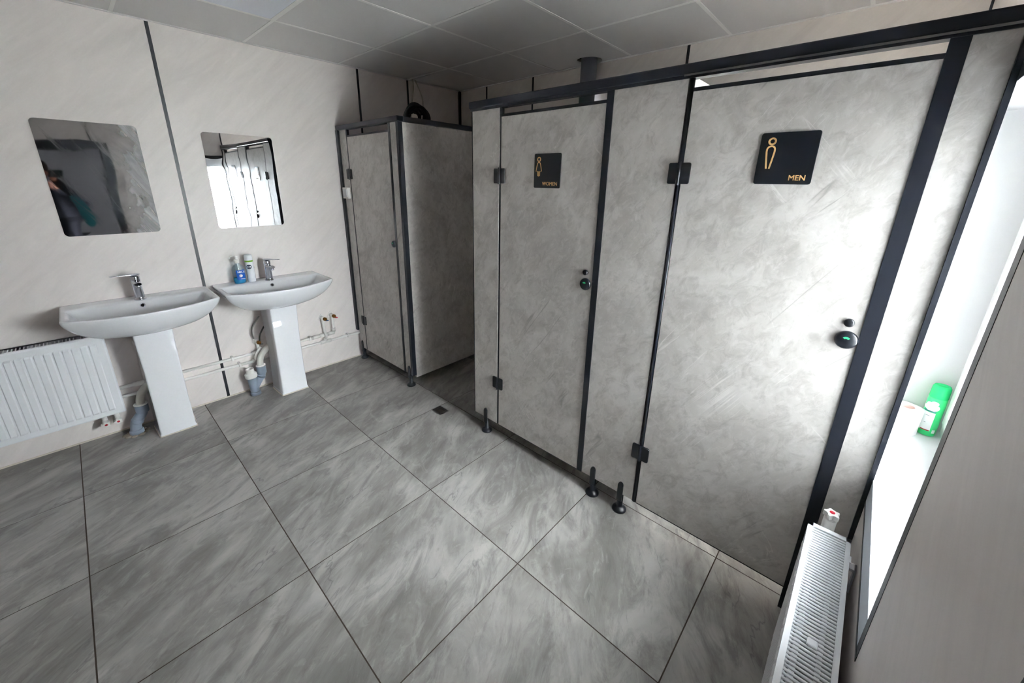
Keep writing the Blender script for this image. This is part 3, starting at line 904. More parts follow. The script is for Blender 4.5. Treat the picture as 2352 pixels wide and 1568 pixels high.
# waste pipes
wr = thing('waste_pipe', (0.630, D - 0.095, 0.0), 'grey branched waste pipe with white capped socket by the right pedestal', 'waste pipe')
wy = D - 0.095
bm = tube([(0.640, wy, 0.002), (0.632, wy, 0.150)], 0.0285, 22)
add_lathe(bm, [(0.034, 0), (0.034, 0.02), (0.031, 0.024)], (0.640, wy, 0.001), (-0.05, 0, 1), 22)
add_tube(bm, bez([(0.637, wy, 0.045), (0.665, wy, 0.090), (0.690, wy, 0.125), (0.700, wy, 0.150), (0.702, wy, 0.205)], 6), [0.025] * 19 + [0.026] * 6, 20)
add_lathe(bm, [(0.0295, 0), (0.0305, 0.004), (0.0305, 0.055), (0.0285, 0.06)], (0.701, wy, 0.150), (0, 0, 1), 22)
add_lathe(bm, [(0.0285, -0.004), (0.0295, 0.004), (0.0285, 0.010)], (0.690, wy, 0.124), (0.5, 0, 0.85), 20)
obj('branch', bm, 'greypipe', wr)
bm = lathe([(0.037, 0.0), (0.0385, 0.006), (0.0385, 0.028), (0.032, 0.034), (0.0255, 0.036), (0.0255, 0.066), (0.022, 0.067), (0.020, 0.062), (0.020, 0.03)], (0.632, wy, 0.140), (-0.05, 0, 1), 26)
obj('socket', bm, 'pvc', wr)
obj('gasket', lathe([(0.024, 0), (0.031, 0.001), (0.031, 0.007), (0.024, 0.008)], (0.7015, wy, 0.206), (0, 0, 1), 22), 'pvc', wr)
obj('hose', tube(bez([(0.7015, wy, 0.200), (0.702, wy, 0.240), (0.720, wy, 0.290), (0.765, wy, 0.330), (0.82, wy + 0.01, 0.36)], 8), 0.0205, 18), 'offpipe', wr)

wl = thing('waste_pipe', (0.0, D - 0.09, 0.0), 'grey bent waste pipe with cream hose by the left pedestal', 'waste pipe')
bm = tube(bez([(-0.008, wy, 0.002), (-0.006, wy, 0.045), (0.006, wy, 0.080), (0.030, wy, 0.110), (0.040, wy, 0.135), (0.042, wy, 0.175)], 6), 0.0275, 20)
add_lathe(bm, [(0.031, 0), (0.032, 0.004), (0.032, 0.045), (0.030, 0.05)], (0.042, wy, 0.128), (0, 0, 1), 22)
add_lathe(bm, [(0.0295, 0), (0.031, 0.004), (0.031, 0.02), (0.0295, 0.026)], (0.003, wy, 0.066), (0.35, 0, 0.93), 20)
add_lathe(bm, [(0.034, 0), (0.033, 0.022), (0.029, 0.026)], (-0.008, wy, 0.001), (0, 0, 1), 20)
obj('bend', bm, 'greypipe', wl)
obj('gasket', lathe([(0.024, 0), (0.0335, 0.001), (0.0335, 0.007), (0.024, 0.008)], (0.042, wy, 0.176), (0, 0, 1), 22), 'pvc', wl)
obj('hose', tube(bez([(0.042, wy, 0.170), (0.044, wy, 0.205), (0.058, wy, 0.245), (0.085, wy, 0.28), (0.125, wy + 0.005, 0.305)], 8), 0.0205, 18), 'offpipe', wl)
bm = bmesh.new()
for k in range(9):
    t = 2 * PI * k / 9 + 0.2; r0, r1 = 0.034, 0.050 + 0.012 * random.random()
    add_lathe(bm, [(0.014 + 0.008 * random.random(), 0), (0.010, 0.002 + 0.002 * random.random()), (0, 0.004)], (-0.008 + math.cos(t) * r1 * 0.9, wy + math.sin(t) * r1 * 0.75, 0.0), (0, 0, 1), 7)
obj('mortar_ring', bm, 'dirt', wl)

# ================================================================== RADIATORS
def ribbed_front(x0, x1, y, z0, z1, sgn, pitch=0.0333, depth=0.006):
    """pressed steel face at plane y, ribs standing out along sgn*y"""
    bm = bmesh.new()
    m_ = 0.012; mx_ = 0.026
    # (x, height factor) columns of the face
    colsx = [(x0, -0.010 * 1.0), (x0 + 0.004, -0.001), (x0 + 0.010, 0.0), (x0 + mx_, 0.0)]
    cols = [(x0, 0.012), (x0 + 0.004, 0.002), (x0 + 0.010, 0.0)]
    nrib = int((x1 - x0 - 2 * mx_) / pitch); st = x0 + (x1 - x0 - nrib * pitch) / 2
    ribs = []
    for k in range(nrib):
        a = st + k * pitch
        ribs += [(a + 0.002, 0), (a + 0.0065, 1), (a + pitch - 0.0065, 1), (a + pitch - 0.002, 0)]
    xs_ = [(x0, 0, 0.012), (x0 + 0.004, 0, 0.002), (x0 + 0.010, 0, 0.0)] + [(a, f, 0.0) for a, f in ribs] + [(x1 - 0.010, 0, 0.0), (x1 - 0.004, 0, 0.002), (x1, 0, 0.012)]
    zs_ = [(z0, 0, 0.012), (z0 + 0.004, 0, 0.002), (z0 + 0.010, 0, 0.0), (z0 + 0.034, 0, 0.0), (z0 + 0.044, 1, 0.0), (z1 - 0.050, 1, 0.0), (z1 - 0.040, 0, 0.0), (z1 - 0.010, 0, 0.0), (z1 - 0.004, 0, 0.002), (z1, 0, 0.012)]
    V = [[bm.verts.new((x, y + sgn * (depth * fx * fz - max(dx_, dz_)), z)) for z, fz, dz_ in zs_] for x, fx, dx_ in xs_]
    for i in range(len(xs_) - 1):
        for j in range(len(zs_) - 1):
            bm.faces.new((V[i][j], V[i + 1][j], V[i + 1][j + 1], V[i][j + 1]))
    return bm

def handwheel(p, axis, root, name='valve', body_axis=None):
    p = Vector(p); d, u, v = frame_of(axis)
    bm = lathe([(0.010, -0.045), (0.010, -0.020), (0.0135, -0.019), (0.0135, -0.004), (0.009, 0.0)], p, axis, 16)
    # star-shaped wheel with five lobes
    poly = []
    for k in range(50):
        t = 2 * PI * k / 50; r = 0.0165 + 0.0045 * math.cos(5 * t)
        poly.append((r * math.cos(t), r * math.sin(t)))
    join_bm(bm, prism(poly, p, u, v, d, 0.016, 0.002))
    va = obj(name, bm, 'pvc', root)
    obj('handwheel_dot', lathe([(0.0068, 0.0), (0.0068, 0.0172), (0.0, 0.0176)], p, axis, 18), 'red', va)
    return va

# radiator on the basin wall
r1 = thing('radiator', (-0.5, D - 0.07, 0.165), 'white ribbed panel radiator on the wall under the left basin', 'radiator', 'panel radiators')
x0, x1, z0, z1 = -1.03, -0.025, 0.165, 0.655
yf, yb = D - 0.118, D - 0.030
obj('front_panel', ribbed_front(x0, x1, yf + 0.004, z0, z1, -1), 'white', r1)
obj('side_cover', box(x1 - 0.0035, x1 - 0.001, yf + 0.010, yb, z0 + 0.005, z1 - 0.002), 'white', r1)
obj('side_cover', box(x0 + 0.001, x0 + 0.0035, yf + 0.010, yb, z0 + 0.005, z1 - 0.002), 'white', r1)
obj('rear_panel', box(x0 + 0.004, x1 - 0.004, yb - 0.012, yb, z0, z1), 'white', r1)
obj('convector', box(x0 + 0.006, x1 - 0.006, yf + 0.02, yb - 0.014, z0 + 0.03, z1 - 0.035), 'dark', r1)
bm = bmesh.new()
bm_box(bm, x0, x1, yf + 0.008, yf + 0.018, z1 - 0.006, z1 - 0.002); bm_box(bm, x0, x1, yb - 0.012, yb, z1 - 0.006, z1)
k = x0 + 0.012
while k < x1 - 0.01:
    bm_box(bm, k, k + 0.0045, yf + 0.018, yb - 0.012, z1 - 0.006, z1 - 0.003); k += 0.0135
obj('top_grille', bm, 'white', r1)
handwheel((-0.122, D - 0.088, 0.118), (0.0, -0.9, -0.25), r1)
handwheel((-0.070, D - 0.088, 0.118), (0.0, -0.9, -0.25), r1)
for tx0 in (-0.122, -0.070):
    bm = tube([(tx0, D - 0.070, 0.125), (tx0, D - 0.070, 0.17)], 0.012, 14)
    add_tube(bm, [(tx0, D - 0.060, 0.125), (tx0, D - 0.03, 0.125), (tx0, D - 0.002, 0.125)], 0.010, 12)
    obj('pipe_tail', bm, 'pvc', r1)

# radiator below the window
r2 = thing('radiator', (0.9, YW + 0.07, 0.06), 'white radiator with slatted top under the window', 'radiator', 'panel radiators')
x0, x1, z0, z1 = 0.46, 1.314, 0.07, 0.552
yf, yb = -0.043, -0.144
obj('front_panel', ribbed_front(x0, x1, yf - 0.006, z0, z1 - 0.004, 1), 'white', r2)
obj('rear_panel', box(x0 + 0.004, x1 - 0.004, yb, yb + 0.010, z0, z1 - 0.004), 'white', r2)
obj('side_cover', box(x1 - 0.004, x1, yb, yf - 0.002, z0 + 0.005, z1, 0.0015, 1), 'white', r2)
obj('side_cover', box(x0, x0 + 0.004, yb, yf - 0.002, z0 + 0.005, z1, 0.0015, 1), 'white', r2)
bm = box(x0 + 0.01, x1 - 0.012, -0.080, -0.068, z0 + 0.01, z1 - 0.05)
bm_box(bm, x0 + 0.01, x1 - 0.012, -0.122, -0.112, z0 + 0.01, z1 - 0.05)
obj('convector', bm, 'white', r2)
bm = bmesh.new()
bm_box(bm, x0, x1, yf - 0.014, yf - 0.002, z1 - 0.005, z1); bm_box(bm, x0, x1, yb, yb + 0.011, z1 - 0.005, z1); bm_box(bm, x1 - 0.016, x1, yb, yf - 0.002, z1 - 0.005, z1)
gr = obj('top_grille', bm, 'white', r2)
bms = box(-0.0031, 0.0031, yb + 0.010, yf - 0.013, z1 - 0.006, z1 - 0.0005, 0.0015, 1)
proto = obj('slat', bms, 'white', gr)
base_x = 1.290
proto.location.x = base_x
k = 1
while base_x - 0.0104 * k > x0 + 0.01:
    o = proto.copy(); COL.objects.link(o); o.parent = gr; o.location.x = base_x - 0.0104 * k; k += 1
obj('grille_clip', box(0.895, 0.915, -0.106, -0.086, z1 - 0.004, z1 + 0.006, 0.003), 'white', r2)
bm = box(1.225, 1.250, YW + 0.002, yb + 0.004, z1 - 0.030, z1 - 0.022)
bm_box(bm, 1.225, 1.250, YW + 0.002, YW + 0.006, z1 - 0.10, z1 - 0.022); bm_box(bm, 1.225, 1.250, yb - 0.004, yb, z1 - 0.030, z1 - 0.004)
obj('wall_bracket', bm, 'white', r2)
# valve at the far end
bm = tube([(1.314, -0.093, 0.505), (1.372, -0.093, 0.505)], 0.0125, 16)
add_lathe(bm, [(0.0165, 0), (0.0165, 0.022)], (1.318, -0.093, 0.505), (1, 0, 0), 6)
add_tube(bm, [(1.378, -0.093, 0.475), (1.378, -0.093, 0.545)], 0.0165, 16)
add_tube(bm, [(1.378, -0.093, 0.0), (1.378, -0.093, 0.48)], 0.0105, 14)
obj('valve_body', bm, 'pvc', r2)
handwheel((1.378, -0.093, 0.552), (0, 0, 1), r2)

# ================================================================== BOTTLES ON THE RIGHT BASIN
BZ = 0.8245
def patch(r, a0, a1, z0, z1, cx_, cy_, grow=0.0006, n=14, nz=2):
    bm = bmesh.new(); rows = []
    for j in range(nz + 1):
        z = z0 + (z1 - z0) * j / nz
        rr = (r(z) if callable(r) else r) + grow
        rows.append([bm.verts.new((cx_ + rr * math.cos(a0 + (a1 - a0) * k / n), cy_ + rr * math.sin(a0 + (a1 - a0) * k / n), z)) for k in range(n + 1)])
    for a, b in zip(rows, rows[1:]):
        for k in range(n):
            f = bm.faces.new((a[k], a[k + 1], b[k + 1], b[k])); f.smooth = True
    return bm
def blob(r, ang, z, ra, rz, cx_, cy_, grow=0.0009, n=18):
    """ellipse printed on a round can: ra is half-width in metres along the surface"""
    bm = bmesh.new(); c = bm.verts.new((cx_ + (r + grow) * math.cos(ang), cy_ + (r + grow) * math.sin(ang), z))
    ring = []
    for k in range(n):
        t = 2 * PI * k / n; a = ang + ra * math.cos(t) / r
        ring.append(bm.verts.new((cx_ + (r + grow) * math.cos(a), cy_ + (r + grow) * math.sin(a), z + rz * math.sin(t))))
    for k in range(n): bm.faces.new((c, ring[k], ring[(k + 1) % n]))
    return bm
def wrap_text(name, text, size, r, ang, z, cx_, cy_, mat, parent, grow=0.0012, bold=0.0):
    cu = bpy.data.curves.new(name, 'FONT'); cu.body = text; cu.size = size; cu.align_x = 'CENTER'; cu.offset = bold; cu.resolution_u = 2
    t = bpy.data.objects.new(name, cu); COL.objects.link(t)
    me = bpy.data.meshes.new_from_object(t.evaluated_get(bpy.context.evaluated_depsgraph_get())); bpy.data.objects.remove(t)
    bm = bmesh.new(); bm.from_mesh(me)
    for v in bm.verts:
        a = ang + v.co.x / r
        v.co = Vector((cx_ + (r + grow) * math.cos(a), cy_ + (r + grow) * math.sin(a), z + v.co.y))
    return obj(name, bm, mat, parent)

sx, sy = 0.682, D - 0.070
soap = thing('soap_bottle', (sx, sy, BZ), 'clear pump soap bottle half full of blue liquid, labelled NICE', 'soap bottle')
def oval(z, a, b, n=28): return [Vector((sx + a * math.cos(2 * PI * k / n), sy + b * math.sin(2 * PI * k / n), z)) for k in range(n)]
prof = [(0.0, 0.030, 0.020), (0.004, 0.036, 0.024), (0.05, 0.0385, 0.0255), (0.095, 0.038, 0.025), (0.112, 0.034, 0.023), (0.124, 0.024, 0.019), (0.130, 0.015, 0.0145), (0.142, 0.0135, 0.0135)]
obj('bottle', loft([oval(BZ + z, a, b) for z, a, b in prof]), 'clear', soap)
obj('liquid', loft([oval(BZ + 0.002 + z, a - 0.003, b - 0.003) for z, a, b in ((0.0, 0.030, 0.020), (0.004, 0.036, 0.024), (0.040, 0.0382, 0.0253))]), 'liquid', soap)
def label_face(x0_, x1_, z0_, z1_, grow):
    bm = bmesh.new(); rows = []
    for j in range(5):
        z = z0_ + (z1_ - z0_) * j / 4
        row = []
        for k in range(13):
            x = x0_ + (x1_ - x0_) * k / 12
            row.append(bm.verts.new((sx + x, sy - 0.0252 * math.sqrt(max(0, 1 - (x / 0.0385) ** 2)) - grow, BZ + z)))
        rows.append(row)
    for a, b in zip(rows, rows[1:]):
        for k in range(12): bm.faces.new((a[k], a[k + 1], b[k + 1], b[k]))
    return bm
obj('label', label_face(-0.020, 0.031, 0.028, 0.095, 0.0008), 'bluelabel', soap)
lettering('lettering', 'NICE', 0.019, (sx - 0.014, sy - 0.0275, BZ + 0.075), (1, 0, 0), (0, 0, 1), (0, -1, 0), 'whiteprint', soap, 0.0004, bold=0.0008)
bm = lathe([(0.010, 0), (0.010, 0.0006), (0, 0.0007)], (sx + 0.004, sy - 0.0262, BZ + 0.056), (0, -1, 0), 18)
bm_box(bm, sx + 0.002, sx + 0.026, sy - 0.0262, sy - 0.0255, BZ + 0.032, BZ + 0.036)
obj('label_print', bm, 'whiteprint', soap)
bm = lathe([(0.0155, 0.140), (0.0165, 0.142), (0.0165, 0.160), (0.014, 0.163), (0.0075, 0.165), (0.0075, 0.178), (0.0095, 0.179), (0.0095, 0.188), (0.0, 0.190)], (sx, sy, BZ), (0, 0, 1), 22)
add_tube(bm, bez([(sx, sy, BZ + 0.185), (sx - 0.018, sy - 0.004, BZ + 0.188), (sx - 0.036, sy - 0.008, BZ + 0.184), (sx - 0.038, sy - 0.0085, BZ + 0.174)], 5), 0.0042, 10)
obj('pump', bm, 'pvc', soap)
obj('dip_tube', tube([(sx, sy, BZ + 0.006), (sx, sy, BZ + 0.140)], 0.0025, 8), 'pvc', soap)

fx, fy = 0.754, D - 0.060
foam = thing('foam_can', (fx, fy, BZ), 'white foam can with green band and navy round logo', 'foam can')
fr_ = 0.0245
obj('can', lathe([(0.0225, 0), (fr_, 0.003), (fr_, 0.135), (0.0235, 0.140)], (fx, fy, BZ), (0, 0, 1), 30), 'white', foam)
obj('cap', lathe([(0.0245, 0.148), (0.0248, 0.150), (0.0245, 0.178), (0.021, 0.186), (0.012, 0.189), (0, 0.190)], (fx, fy, BZ), (0, 0, 1), 30), 'white', foam)
obj('band', lathe([(0.0242, 0.138), (0.0249, 0.139), (0.0249, 0.149), (0.0242, 0.150)], (fx, fy, BZ), (0, 0, 1), 30), 'lime', foam)
ang = math.radians(248)
obj('logo_disc', blob(fr_, ang, BZ + 0.106, 0.0155, 0.0155, fx, fy, 0.0008), 'navy', foam)
wrap_text('lettering', 'NIVEA', 0.0088, fr_, ang, BZ + 0.103, fx, fy, 'whiteprint', foam, 0.0014, 0.0002)
bm = blob(fr_, math.radians(330), BZ + 0.098, 0.0025, 0.007, fx, fy); join_bm(bm, blob(fr_, math.radians(325), BZ + 0.04, 0.002, 0.018, fx, fy))
obj('side_print', bm, 'navy', foam)

# ================================================================== THINGS ON THE WINDOW SILL
kx, ky, kr = 1.952, -0.299, 0.0248
can = thing('air_freshener', (kx, ky, WZ0), 'green air freshener can with white label on the window sill', 'spray can')
obj('can', lathe([(kr - 0.002, 0), (kr, 0.004), (kr, 0.142), (kr - 0.002, 0.148)], (kx, ky, WZ0), (0, 0, 1), 32), 'green', can)
obj('cap', lathe([(kr - 0.002, 0.146), (kr, 0.148), (kr - 0.001, 0.186), (kr - 0.004, 0.193), (kr - 0.011, 0.195), (kr - 0.014, 0.190), (0, 0.189)], (kx, ky, WZ0), (0, 0, 1), 32), 'greencap', can)
view = math.atan2(-ky, -kx)           # towards the middle of the room
la = view - 0.42
obj('label', patch(kr, la - 0.75, la + 0.75, WZ0 + 0.020, WZ0 + 0.092, kx, ky), 'whiteprint', can)
bm = blob(kr, la - 0.1, WZ0 + 0.120, 0.012, 0.010, kx, ky)
for da, z, ra, rz in ((0.35, 0.128, 0.010, 0.008), (-0.4, 0.110, 0.012, 0.008), (0.15, 0.106, 0.014, 0.009), (0.55, 0.112, 0.010, 0.011)):
    join_bm(bm, blob(kr, la + da, WZ0 + z, ra, rz, kx, ky, 0.0010 + 0.0002 * da))
obj('flower_print', bm, 'whiteprint', can)
obj('script_print', patch(kr, la - 0.65, la + 0.7, WZ0 + 0.094, WZ0 + 0.099, kx, ky, 0.0014), 'tealprint', can)
bm = patch(kr, la - 0.25, la + 0.7, WZ0 + 0.0205, WZ0 + 0.0245, kx, ky, 0.0012)
obj('red_print', bm, 'redprint', can)
obj('barcode_patch', patch(kr, la + 0.98, la + 1.35, WZ0 + 0.014, WZ0 + 0.028, kx, ky, 0.0012), 'whiteprint', can)
bm = patch(kr, la - 0.2, la + 0.25, WZ0 + 0.078, WZ0 + 0.080, kx, ky, 0.0012); join_bm(bm, patch(kr, la - 0.1, la + 0.1, WZ0 + 0.05, WZ0 + 0.052, kx, ky, 0.0012))
obj('small_print', bm, 'greyprint', can)

tx_, ty_ = 1.915, -0.229
roll = thing('toilet_roll', (tx_, ty_, WZ0), 'white toilet paper roll standing on the window sill', 'toilet roll')
obj('paper', lathe([(0.021, 0.0), (0.043, 0.0), (0.0445, 0.003), (0.0445, 0.095), (0.043, 0.098), (0.022, 0.098), (0.021, 0.096)], (tx_, ty_, WZ0), (0, 0, 1), 36, False), 'paper', roll)
obj('core', lathe([(0.021, 0.0005), (0.021, 0.097), (0.0195, 0.0975), (0.0195, 0.0005)], (tx_, ty_, WZ0), (0, 0, 1), 30, False), 'core', roll)

# ================================================================== OVERHEAD AND FLOOR DETAILS
vp = obj('vent_pipe', lathe([(0.055, -0.02), (0.055, 2.45), (0.052, 2.45), (0.052, -0.02)], (pipe_c[0], pipe_c[1], 0.02), (0, 0, 1), 32), 'ventpipe')
tag(vp, 'grey vertical vent pipe passing through the ceiling behind the cubicles', 'pipe')

RZ = PT + 0.031
c1 = obj('cable', tube(bez([(2.178, D - 0.045, H + 0.02), (2.172, D - 0.06, 2.26), (1.98, 2.86, 2.09), (1.800, 2.615, 1.93), (1.79, 2.600, 1.86)], 8), 0.005, 8), 'cable')
tag(c1, 'straight pale cable hanging from the ceiling gap, nearer the left', 'cable', 'cables above the narrow cubicle')
c2 = obj('cable', tube(bez([(2.190, D - 0.045, H + 0.02), (2.195, D - 0.09, 2.27), (2.09, 2.87, 2.12), (1.895, 2.625, 1.94), (1.875, 2.600, 1.86)], 8), 0.005, 8), 'cable')
tag(c2, 'curved pale cable hanging from the ceiling gap, nearer the right', 'cable', 'cables above the narrow cubicle')
coil = bmesh.new(); hp = []
for k in range(0, 241):
    t = 2 * PI * k / 30; r = 0.102 - 0.050 * (k / 240) + 0.005 * math.sin(k * 0.9)
    hp.append((1.880 + r * math.cos(t), 2.680 + 0.06 * (k / 240 - 0.5) + 0.02 * math.sin(t * 0.37), 1.945 + r * math.sin(t)))
add_tube(coil, hp, 0.0115, 10)
co = obj('hose_coil', coil, 'rubber')
tag(co, 'black corrugated hose coiled above the narrow cubicle', 'hose')

dr = thing('floor_drain', (1.442, 1.936, 0.0), 'small square dark metal floor drain set in the tiles', 'floor drain')
dx0, dx1, dy0, dy1 = drain_hole
bm = bmesh.new()
for q in ((dx0, dx1, dy0, dy0 + 0.006), (dx0, dx1, dy1 - 0.006, dy1), (dx0, dx0 + 0.006, dy0 + 0.006, dy1 - 0.006), (dx1 - 0.006, dx1, dy0 + 0.006, dy1 - 0.006)):
    bm_box(bm, q[0], q[1], q[2], q[3], -0.0011, 0.0012)
obj('rim', bm, 'steel', dr)
bm = bmesh.new()
gx = [dx0 + 0.006, dx0 + 0.018, dx0 + 0.026, dx0 + 0.034, dx0 + 0.042, dx0 + 0.050, dx0 + 0.058, dx1 - 0.006]
hl = [(dx0 + 0.018 + 0.009 * k, dx0 + 0.0225 + 0.009 * k, dy0 + 0.026 + 0.006 * (k % 2), dy1 - 0.026 - 0.006 * ((k + 1) % 2)) for k in range(5)]
for q in area_cut(dx0 + 0.006, dx1 - 0.006, dy0 + 0.006, dy1 - 0.006, hl):
    bm_box(bm, q[0], q[1], q[2], q[3], -0.0010, 0.0002)
obj('grate', bm, 'drain', dr)

# ================================================================== THE PHOTOGRAPHER (seen only in the left mirror)
def skin(name, verts, edges, radii, mat, parent, root=0, sub=2):
    me = bpy.data.meshes.new(name)
    off = Vector(ORG.get(parent.name, (0, 0, 0))) if parent else Vector()
    me.from_pydata([Vector(v) - off for v in verts], edges, [])
    o = bpy.data.objects.new(name, me); COL.objects.link(o)
    md = o.modifiers.new('skin', 'SKIN'); md.use_smooth_shade = True
    o.modifiers.new('sub', 'SUBSURF').levels = sub
    o.modifiers['sub'].render_levels = sub
    for i, r in enumerate(radii):
        sv = me.skin_vertices[0].data[i]; sv.radius = r if isinstance(r, tuple) else (r, r); sv.use_root = (i == root)
    me.materials.append(M[mat])
    if parent: o.parent = parent
    return o
per = thing('person', (-0.13, -0.47, 0.0), 'person in navy jacket holding up a camera, reflected in the left mirror', 'person')
cpos = CAM - FWD * 0.055
hl_ = cpos - RIGHT * 0.060 + DOWN * 0.018 - FWD * 0.022      # left hand
hr_ = cpos + RIGHT * 0.060 + DOWN * 0.018 - FWD * 0.022      # right hand
hc = Vector((-0.150, -0.270, 1.545))
V = []; E_ = []; Rr_ = []
def nv(p, r, par=None):
    V.append(tuple(p)); Rr_.append(r); i = len(V) - 1
    if par is not None: E_.append((par, i))
    return i
B = Vector((-0.13, -0.47, 0))
f_ = Vector((0.74, 0.67, 0)).normalized(); s_ = Vector((0.67, -0.74, 0)).normalized()
pel = nv(B + Vector((0, 0, 0.90)), (0.11, 0.08))
wst = nv(B + f_ * 0.01 + Vector((0, 0, 1.05)), (0.10, 0.07), pel)
ch = nv(B + f_ * 0.02 + Vector((0, 0, 1.24)), (0.12, 0.08), wst)
nk = nv(B + f_ * 0.05 + Vector((0, 0, 1.38)), 0.058, ch)
nk2 = nv(hc - Vector((0, 0, 0.11)) - f_ * 0.02, 0.052, nk)
hd = nv(hc - Vector((0, 0, 0.02)), (0.078, 0.088), nk2)
hd2 = nv(hc + Vector((0, 0, 0.075)) - f_ * 0.005, (0.066, 0.075), hd)
for sg, hand in ((1, hr_), (-1, hl_)):
    sh = nv(B + f_ * 0.03 + s_ * (0.175 * sg) + Vector((0, 0, 1.31)), 0.060, ch)
    el = nv((B + s_ * (0.235 * sg) + f_ * 0.17 + Vector((0, 0, 1.16))), 0.044, sh)
    wr_ = nv(hand - FWD * 0.05 + DOWN * 0.055 + RIGHT * (0.012 * sg), 0.028, el)
    pm = nv(hand + RIGHT * (0.006 * sg), (0.030, 0.016), wr_)
    hp_ = nv(B + s_ * (0.085 * sg) + Vector((0, 0, 0.82)), 0.072, pel)
    kn = nv(B + s_ * (0.10 * sg) + f_ * 0.02 + Vector((0, 0, 0.47)), 0.046, hp_)
    an = nv(B + s_ * (0.11 * sg) + Vector((0, 0, 0.08)), 0.042, kn)
    to = nv(B + s_ * (0.12 * sg) + f_ * 0.15 + Vector((0, 0, 0.036)), 0.034, an)
body = skin('body', V, E_, Rr_, 'skin', per)
# fingers of each hand, closed on the camera
for sg, hand in ((1, hr_), (-1, hl_)):
    for k in range(4):
        a = hand + DOWN * (0.018 - 0.017 * k) + RIGHT * (0.012 * sg)
        l = (0.9, 1.0, 0.96, 0.8)[k]
        p1 = a + RIGHT * (0.018 * sg * l) + FWD * 0.012; p2 = a + RIGHT * (0.012 * sg * l) + FWD * (0.030 * l); p3 = a - RIGHT * (0.014 * sg * l) + FWD * (0.036 * l)
        skin('finger', [a, p1, p2, p3], [(0, 1), (1, 2), (2, 3)], [0.0095, 0.009, 0.0085, 0.0075], 'skin', body)
    a = hand - DOWN * 0.0 - RIGHT * (0.014 * sg)
    skin('thumb', [a + DOWN * 0.02, a - RIGHT * (0.022 * sg), a - RIGHT * (0.040 * sg) - DOWN * 0.012 + FWD * 0.004], [(0, 1), (1, 2)], [0.011, 0.010, 0.0085], 'skin', body)
# head details
fc = (CAM - hc); fc.z = 0; fc.normalize(); fs = Vector((fc.y, -fc.x, 0))
obj('hair', lathe([(0.0, 0.118), (0.045, 0.112), (0.078, 0.085), (0.093, 0.045), (0.094, 0.0), (0.086, -0.03)], hc - fc * 0.022 + Vector((0, 0, 0.02)), (0, 0, 1), 24), 'hair', per)
bm = lathe([(0.0, 0.026), (0.009, 0.018), (0.013, 0.0), (0.009, -0.01), (0, -0.014)], hc + fc * 0.088 - Vector((0, 0, 0.03)), (0, 0, 1), 12)
for sg in (-1, 1):
    add_lathe(bm, [(0.0, -0.006), (0.017, -0.004), (0.022, 0.004), (0.012, 0.008), (0, 0.006)], hc + fs * (0.082 * sg) - Vector((0, 0, 0.02)), fs * sg, 14)
obj('nose_and_ears', bm, 'skin', per)
bm = bmesh.new()
for sg in (-1, 1): add_lathe(bm, [(0.0, -0.008), (0.010, -0.002), (0.0, 0.006)], hc + fc * 0.078 + fs * (0.031 * sg) + Vector((0, 0, 0.005)), fc, 12)
obj('eyes', bm, 'dark', per)
# clothes
V2 = [V[pel], V[wst], V[ch], tuple(Vector(V[nk]) - Vector((0, 0, 0.01)))]
V2.append(tuple(Vector(V[pel]) - Vector((0, 0, 0.13)))); E2 = [(0, 1), (1, 2), (2, 3), (0, 4)]; R2 = [(0.185, 0.145), (0.172, 0.130), (0.182, 0.132), 0.078, (0.180, 0.145)]
for sg, hand in ((1, hr_), (-1, hl_)):
    i = len(V2)
    sh = B + f_ * 0.03 + s_ * (0.178 * sg) + Vector((0, 0, 1.31)); el = B + s_ * (0.235 * sg) + f_ * 0.17 + Vector((0, 0, 1.16))
    wr_ = hand - FWD * 0.052 + DOWN * 0.06 + RIGHT * (0.012 * sg)
    V2 += [tuple(sh), tuple(el), tuple(wr_)]; E2 += [(2, i), (i, i + 1), (i + 1, i + 2)]; R2 += [0.078, 0.060, 0.040]
skin('jacket', V2, E2, R2, 'jacket', per)
V3 = [tuple(B + Vector((0, 0, 0.93)))]; E3 = []; R3 = [(0.160, 0.122)]
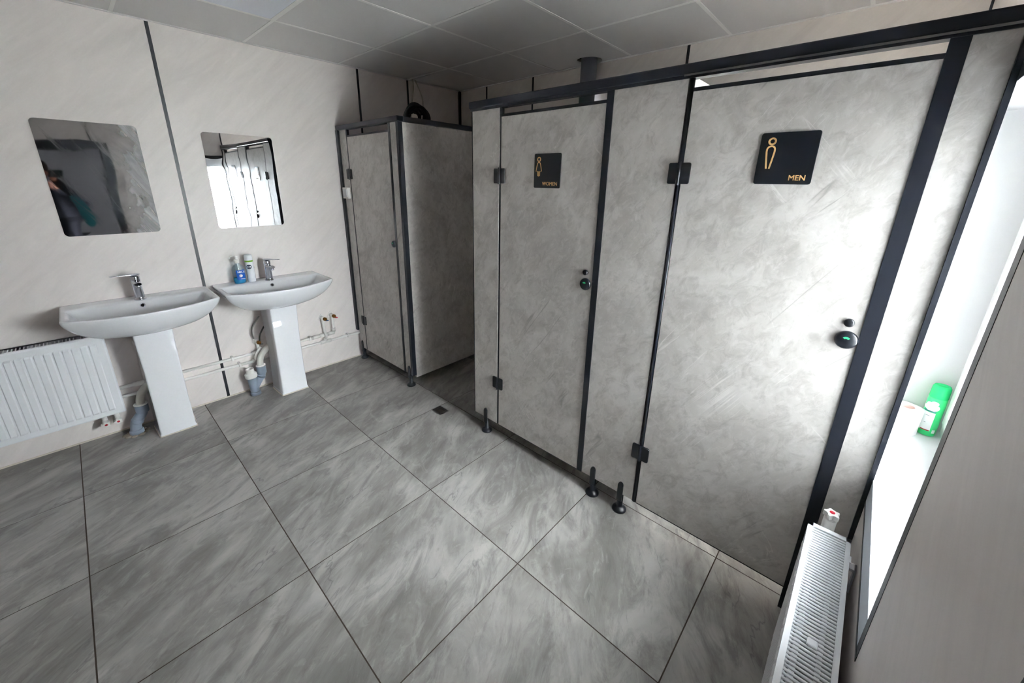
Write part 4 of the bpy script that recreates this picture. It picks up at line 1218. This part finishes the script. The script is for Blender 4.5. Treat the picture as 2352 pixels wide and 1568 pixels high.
for sg in (1, -1):
    i = len(V3)
    V3 += [tuple(B + s_ * (0.087 * sg) + Vector((0, 0, 0.80))), tuple(B + s_ * (0.10 * sg) + f_ * 0.02 + Vector((0, 0, 0.47))), tuple(B + s_ * (0.11 * sg) + Vector((0, 0, 0.075)))]
    E3 += [(0, i), (i, i + 1), (i + 1, i + 2)]; R3 += [0.104, 0.074, 0.062]
skin('trousers', V3, E3, R3, 'trouser', per)
bm = bmesh.new()
for sg in (1, -1):
    p = B + s_ * (0.115 * sg) + f_ * 0.06
    rings = []
    for zz, l, w_ in ((0.0, 0.150, 0.052), (0.025, 0.150, 0.052), (0.06, 0.125, 0.048), (0.10, 0.075, 0.050)):
        rings.append([p - f_ * (0.15 - l) * 0.4 + f_ * (l * math.cos(2 * PI * k / 20)) + s_ * (w_ * math.sin(2 * PI * k / 20)) + Vector((0, 0, zz)) for k in range(20)])
    join_bm(bm, loft(rings))
obj('boots', bm, 'dark', per)
# teal bag slung at the side
bag = thing('shoulder_bag', (0.10, -0.30, 1.10), 'teal bag slung at the side of the photographer, seen in the mirror', 'bag')
obj('pouch', tube(bez([(0.035, -0.255, 1.285), (0.060, -0.250, 1.24), (0.095, -0.250, 1.14), (0.125, -0.250, 1.02), (0.130, -0.255, 0.96)], 5), [0.012, 0.020, 0.028, 0.034, 0.038, 0.041, 0.044, 0.047, 0.049, 0.051, 0.052, 0.053, 0.053, 0.052, 0.051, 0.049, 0.046, 0.042, 0.036, 0.028, 0.018], 18), 'teal', bag)
ph = thing('camera_device', CAM - FWD * 0.03, 'small black camera held by the photographer, seen in the mirror', 'camera')
def cam_box(w_, h_, d0, d1):
    bm = bmesh.new(); vs = bm_box(bm, -w_, w_, -h_, h_, d0, d1)
    for v in bm.verts: v.co = CAM + RIGHT * v.co.x + DOWN * v.co.y + FWD * v.co.z
    return bm
obj('case', cam_box(0.062, 0.036, -0.045, -0.018), 'blackp', ph)
obj('lens', lathe([(0.024, -0.02), (0.024, -0.008), (0.016, -0.006), (0.0, -0.010)], CAM, FWD, 24), 'blackp', ph)
